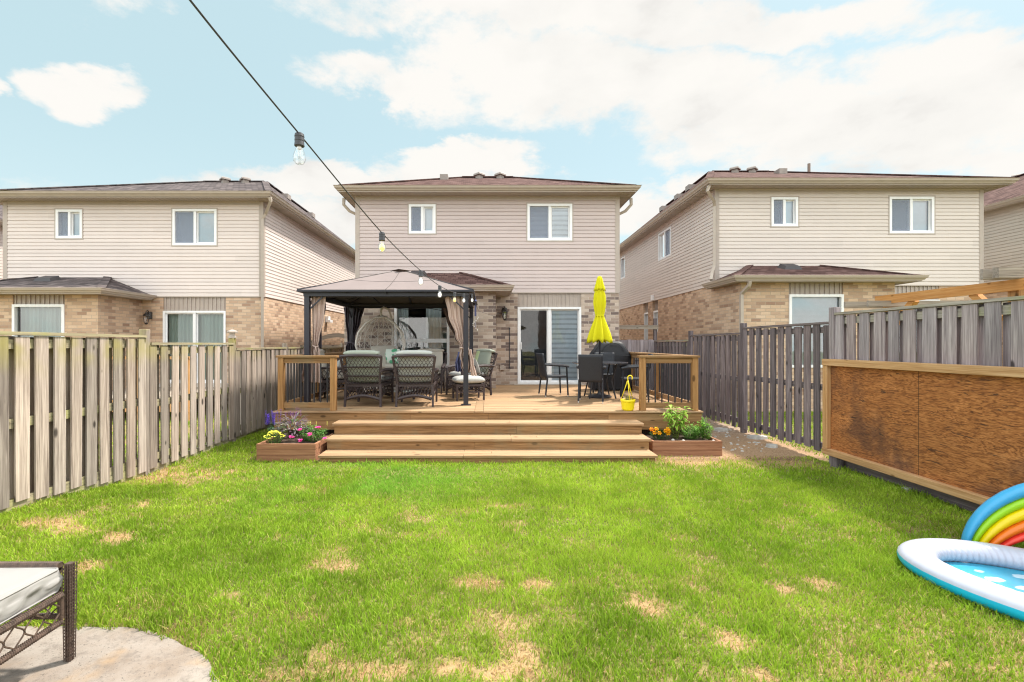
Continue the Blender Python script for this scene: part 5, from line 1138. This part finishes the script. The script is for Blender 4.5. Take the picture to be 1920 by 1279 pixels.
# ------------------------------------------------------------------ inflatable pool
PC = Vector((3.86, 3.02, 0)); PA, PBm = .98, .63; pth = math.atan2(.77, -.64)
po = empty('inflatable_pool', (PC.x, PC.y, 0), 'white and blue inflatable paddling pool on the right of the lawn', 'paddling pool')
def pe_(a, k=0.0):
    x = (PA+k)*math.cos(a); y = (PBm+k)*math.sin(a); return Vector((PC.x+x*math.cos(pth)-y*math.sin(pth), PC.y+x*math.sin(pth)+y*math.cos(pth), 0))
def ring(t0, t1, nt, rr_, zc_, puck):
    m = MB()
    def P(u, v):
        a = 2*PI*u; t = t0+(t1-t0)*v; w = 1+puck*math.sin(a*90)*max(0, math.sin(t*1.0))*0+puck*math.sin(a*96+2*math.sin(a*7))*math.exp(-((t-2.9)/.8)**2)+.025*max(0, math.sin(a*61+3*math.sin(a*5)))**3*math.exp(-((t-.3)/.45)**2)
        r = rr_*w; q = pe_(a, -rr_-.0+r*math.cos(t)*1.08); q.z = zc_+r*math.sin(t)*.74; return q
    m.grid(P, 360, nt); return m
ring(.22, 3.9, 20, .108, .083, .05).build('upper_tube', 'pool_white', po, smooth=True)
ring(-1.9, .22, 8, .108, .083, .0).build('lower_tube', 'pool_blue', po, smooth=True)
m = MB(); n = 72; m.add([pe_(2*PI*k/n, -.2)+Vector((0, 0, .03)) for k in range(n)], [tuple(range(n))]); m.build('floor', 'pool_floor', po)
# rainbow arch standing behind it
d = Vector((math.cos(pth), math.sin(pth), 0)); side = Vector((-.77, -.64, 0)); 
foot = pe_(.62, -.06); RC = Vector((4.53, 3.58, .0)); RU = Vector((-.86, .50, 0)).normalized()
rb = empty('rainbow_arch', (RC.x, RC.y, .06), 'inflatable rainbow arch behind the paddling pool', 'inflatable arch')
R0 = .74
for nm, ro_, ri_ in (('tube_blue', .74, .635), ('tube_green', .64, .555), ('tube_yellow', .56, .455), ('tube_orange', .46, .35), ('tube_red', .355, .25)):
    m = MB(); rm = (ro_+ri_)/2; rt = (ro_-ri_)/2
    def P(u, v):
        a = PI*1.02*u-.02; t = 2*PI*v; kk = .36+.64*abs(math.sin(min(max(a, 0), PI)))**.8; q = .74-(.74-rm)*kk+rt*kk*1.04*math.cos(t)*(1+.02*math.sin(40*a)); en = min(1, math.sin(PI*min(max(u, .0), 1))*14+.25)
        return RC+RU*(q*math.cos(a))+Vector((0, 0, 1))*(q*math.sin(a)*.95)+Vector((.50, .86, 0))*(min(rt, .075)*math.sin(t)*en)
    m.grid(P, 80, 14); m.build('arch_band', nm, rb, smooth=True)

# ------------------------------------------------------------------ lawn
def patches():
    L_ = []
    for px, py, rx, ry in ((290,893,125,17),(115,1005,66,17),(218,1014,28,10),(165,1068,30,14),(268,955,20,7),(262,972,14,4),(110,950,14,4),(632,1052,44,18),(660,1060,20,10),(890,1092,32,12),(925,1100,24,12),(1012,1095,26,10),
                           (958,1180,55,40),(975,1215,42,26),(600,1235,50,30),(660,1258,75,24),(745,1262,65,22),(840,1255,70,22),(950,1262,75,26),(560,1265,60,20),(1205,1140,46,18),(1262,1097,17,11),(1300,1168,20,10),(1470,1106,34,15),(1536,1092,28,24),(1556,1112,14,10),
                           (1372,1203,30,16),(1430,1270,25,14),(940,948,38,5),(882,960,18,5),(905,938,14,3),(1400,940,20,4),(1478,948,14,3),(1040,955,20,3),(700,1000,22,5),(1150,1030,18,4),(1130,1010,14,4),(580,1160,28,10),(760,1170,26,7),(1080,1170,20,6),(1600,1010,20,4),(430,1120,22,6),(350,1220,26,8),(1700,1180,24,8),(1760,1250,30,10),(530,1010,26,5),(480,900,30,4),(1290,1010,30,6),(1200,960,26,4)):
        x, y = G(px, py); x2, _ = G(px+rx, py); _, ya = G(px, py-ry); _, yb = G(px, py+ry)
        strong = 1.0 if (rx*ry > 240 or (px, py) in ((290, 893), (268, 955), (940, 948))) else .62
        L_.append((x, y, x2-x, (ya-yb)/2, strong))
    return L_
PT = patches()
def deadness(x, y):
    d = np.zeros_like(x); w1 = (vnoise(x, y, 5, 11)-.5)*1.1+(vnoise(x, y, 13, 12)-.5)*.8
    for cx, cy, rx, ry, st in PT:
        r = np.sqrt(((x-cx)/rx)**2+((y-cy)/ry)**2); d = np.maximum(d, np.clip((1.42-r+w1*1.0)*.95, 0, 1)*st*.93)
    b = np.clip((vnoise(x, y, 1.1, 21)-.50)*3, 0, 1)*np.clip((vnoise(x, y, 5, 22)*.6+vnoise(x, y, 12, 28)*.4-.45)*4, 0, 1); d = np.maximum(d, b*.50)
    near = np.clip((3.7-y)/1.2, 0, 1)*np.clip((vnoise(x, y, 2.6, 23)*.6+vnoise(x, y, 8, 27)*.4-.42)*3.5, 0, 1); d = np.maximum(d, near*.55)
    e = np.clip((y-(6.35+.35*vnoise(x, y, 2, 24)+.35*(vnoise(x, y, .9, 25)-.5)))*2.4, 0, 1)*np.clip((x-2.25)*2.5, 0, 1)*np.clip((4.95-x)*2, .0, 1)
    d = np.maximum(d, e); lf = np.clip((-3.95-x)*3, 0, 1)*np.clip((vnoise(x, y, 1.7, 26)-.35)*2, 0, 1)*.6; return np.maximum(d, lf)
def blades(npts, xr, yr, keep, hmul=1.0, wmul=1.0, seed=1):
    r = np.random.default_rng(seed); x = r.uniform(*xr, npts); y = r.uniform(*yr, npts)
    k = keep(x, y, r.random(npts)); x, y = x[k], y[k]; n = len(x); d = deadness(x, y)
    tuft = np.clip(vnoise(x, y, 2.4, 31)*.6+vnoise(x, y, 9, 32)*.6-.1, 0, 1.1)**1.3
    dead = r.random(n) < d*.93; keep2 = ~dead | (r.random(n) < .38); x, y, d, tuft, dead = [a[keep2] for a in (x, y, d, tuft, dead)]; n = len(x)
    h = (.014+.038*tuft+.020*r.random(n))*hmul; h = np.where(dead, h*.62, h)*np.where(r.random(n) < .03, 1.6, 1)
    w = (.0026+.0016*r.random(n))*wmul; az = r.uniform(0, 2*PI, n); ln = np.where(dead, r.uniform(.8, 2.2, n), r.uniform(.15, 1.0, n)); la = r.uniform(0, 2*PI, n)
    z = Hn(x, y)-.003; ca, sa = np.cos(az)*w, np.sin(az)*w; lx, ly = np.cos(la)*ln*h, np.sin(la)*ln*h
    V = np.empty((n, 5, 3)); V[:, 0] = np.stack([x-ca, y-sa, z], 1); V[:, 1] = np.stack([x+ca, y+sa, z], 1)
    V[:, 2] = np.stack([x+ca*.8+lx*.35, y+sa*.8+ly*.35, z+h*.6], 1); V[:, 3] = np.stack([x-ca*.8+lx*.35, y-sa*.8+ly*.35, z+h*.6], 1)
    V[:, 4] = np.stack([x+lx, y+ly, z+h*np.where(dead, .55, 1)], 1)
    g1 = np.array([.20, .335, .020]); g2 = np.array([.39, .53, .050]); g3 = np.array([.13, .34, .045]); s1 = np.array([.58, .39, .19]); s2 = np.array([.42, .275, .13])
    f = np.clip(vnoise(x, y, 1.0, 41)*.6+vnoise(x, y, 4.5, 42)*.55-.1+r.normal(0, .16, n), 0, 1)[:, None]; C = g1*(1-f)+g2*f
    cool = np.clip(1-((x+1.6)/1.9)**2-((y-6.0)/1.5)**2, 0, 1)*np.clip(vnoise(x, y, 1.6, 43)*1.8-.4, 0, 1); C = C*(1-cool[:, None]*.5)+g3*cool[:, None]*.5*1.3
    t = r.random(n)[:, None]; C = np.where(dead[:, None], s1*(1-t)+s2*t, C); ye = (r.random(n) < .06+.35*d)[:, None]; C = np.where(ye & ~dead[:, None], C*.5+s1*.5, C)
    C *= r.uniform(.74, 1.32, n)[:, None]*(.80+.36*(vnoise(x, y, 2.1, 44)*.5+vnoise(x, y, 7, 45)*.5))[:, None]
    return V, np.clip(C, 0, 1)
def lawn_keep(x, y, q):
    v = (np.abs(x) < y*1.12+.35)
    ang = np.arctan2(y-1.4, x+2.8); v &= ~((y < 3.0) & (x < -1.0) & inside(x+.012*np.cos(ang)*(1+2*np.sin(x*40)), y+.012*np.sin(ang)*(1+2*np.sin(x*31+y*47)), pt))
    front = np.where(np.abs(x) < 2.46, 6.835, np.where(x < -2.4, np.where(x < -3.42, 9.6, 6.95), 7.25+.0*x)); v &= y < front
    v &= (x > LX+.0) & (x < 4.86)
    pr = ((x-PC.x)*math.cos(pth)+(y-PC.y)*math.sin(pth)); pq = (-(x-PC.x)*math.sin(pth)+(y-PC.y)*math.cos(pth)); v &= ((pr/(PA-.09))**2+(pq/(PBm-.09))**2 > 1)
    return v
def inside(x, y, poly):
    c = np.zeros(x.shape, bool); n = len(poly)
    for i in range(n):
        x1, y1 = poly[i]; x2, y2 = poly[i-1]
        if y1 == y2: continue
        c ^= ((y1 > y) != (y2 > y)) & (x < (x2-x1)*(y-y1)/(y2-y1)+x1)
    return c
def grass_obj(name, parts):
    V = np.concatenate([p_[0] for p_ in parts]); C = np.concatenate([p_[1] for p_ in parts]); n = len(V); me = bpy.data.meshes.new(name)
    me.vertices.add(n*5); me.vertices.foreach_set('co', V.astype(np.float32).ravel())
    base = (np.arange(n)*5)[:, None]; loops = (base+np.array([0, 1, 2, 3, 3, 2, 4])).ravel(); me.loops.add(n*7); me.loops.foreach_set('vertex_index', loops.astype(np.int32))
    me.polygons.add(n*2); ls = (np.arange(n)*7)[:, None]+np.array([0, 4]); me.polygons.foreach_set('loop_start', ls.ravel().astype(np.int32))
    me.update(calc_edges=True); at = me.attributes.new('tint', 'FLOAT_COLOR', 'FACE'); CC = np.ones((n, 2, 4), np.float32); CC[:, :, :3] = C[:, None, :]; at.data.foreach_set('color', CC.ravel())
    me.materials.append(MATS['grass_blade']); o = bpy.data.objects.new(name, me); COL.objects.link(o); tag(o, kind='stuff'); return o
parts = [blades(190000, (-4.5, 4.9), (1.9, 4.0), lawn_keep, 1.0, .9, 1), blades(110000, (-4.5, 4.9), (4.0, 6.0), lawn_keep, 1.0, 1.15, 2), blades(90000, (-4.5, 4.9), (6.0, 9.8), lawn_keep, 1.0, 1.5, 3)]
# taller fringe along the steps, fences and patio edge
def fringe(x, y, q):
    v = lawn_keep(x, y, q); a = (np.abs(x) < 2.6) & (y > 6.70); b = (x < LX+.10) & (y < 8.2); c = (x > 4.7) & (y < 6.8); e = (x < -2.4) & (x > -3.45) & (y > 6.86)
    ang = np.arctan2(y-1.4, x+2.8); pe2 = inside(x-.07*np.cos(ang), y-.07*np.sin(ang), pt); return v & (a | b | c | e | pe2)
parts += [blades(50000, (-4.5, 4.9), (2.0, 9), fringe, 1.6, 1.3, 4)]
def yard(x, y, q): return ((x < LX-.05) | (x > 5.0)) & (np.abs(x) < y*1.1+1)
parts += [blades(60000, (-9, 9), (4.2, 12), yard, 1.2, 2.0, 5)]
grass_obj('grass', parts)
at = ground_ob.data.attributes.new('dry', 'FLOAT', 'POINT'); at.data.foreach_set('value', np.clip(deadness(X.ravel(), Y.ravel())*1.0, 0, 1).astype(np.float32))
print('blades', sum(len(p_[0]) for p_ in parts))
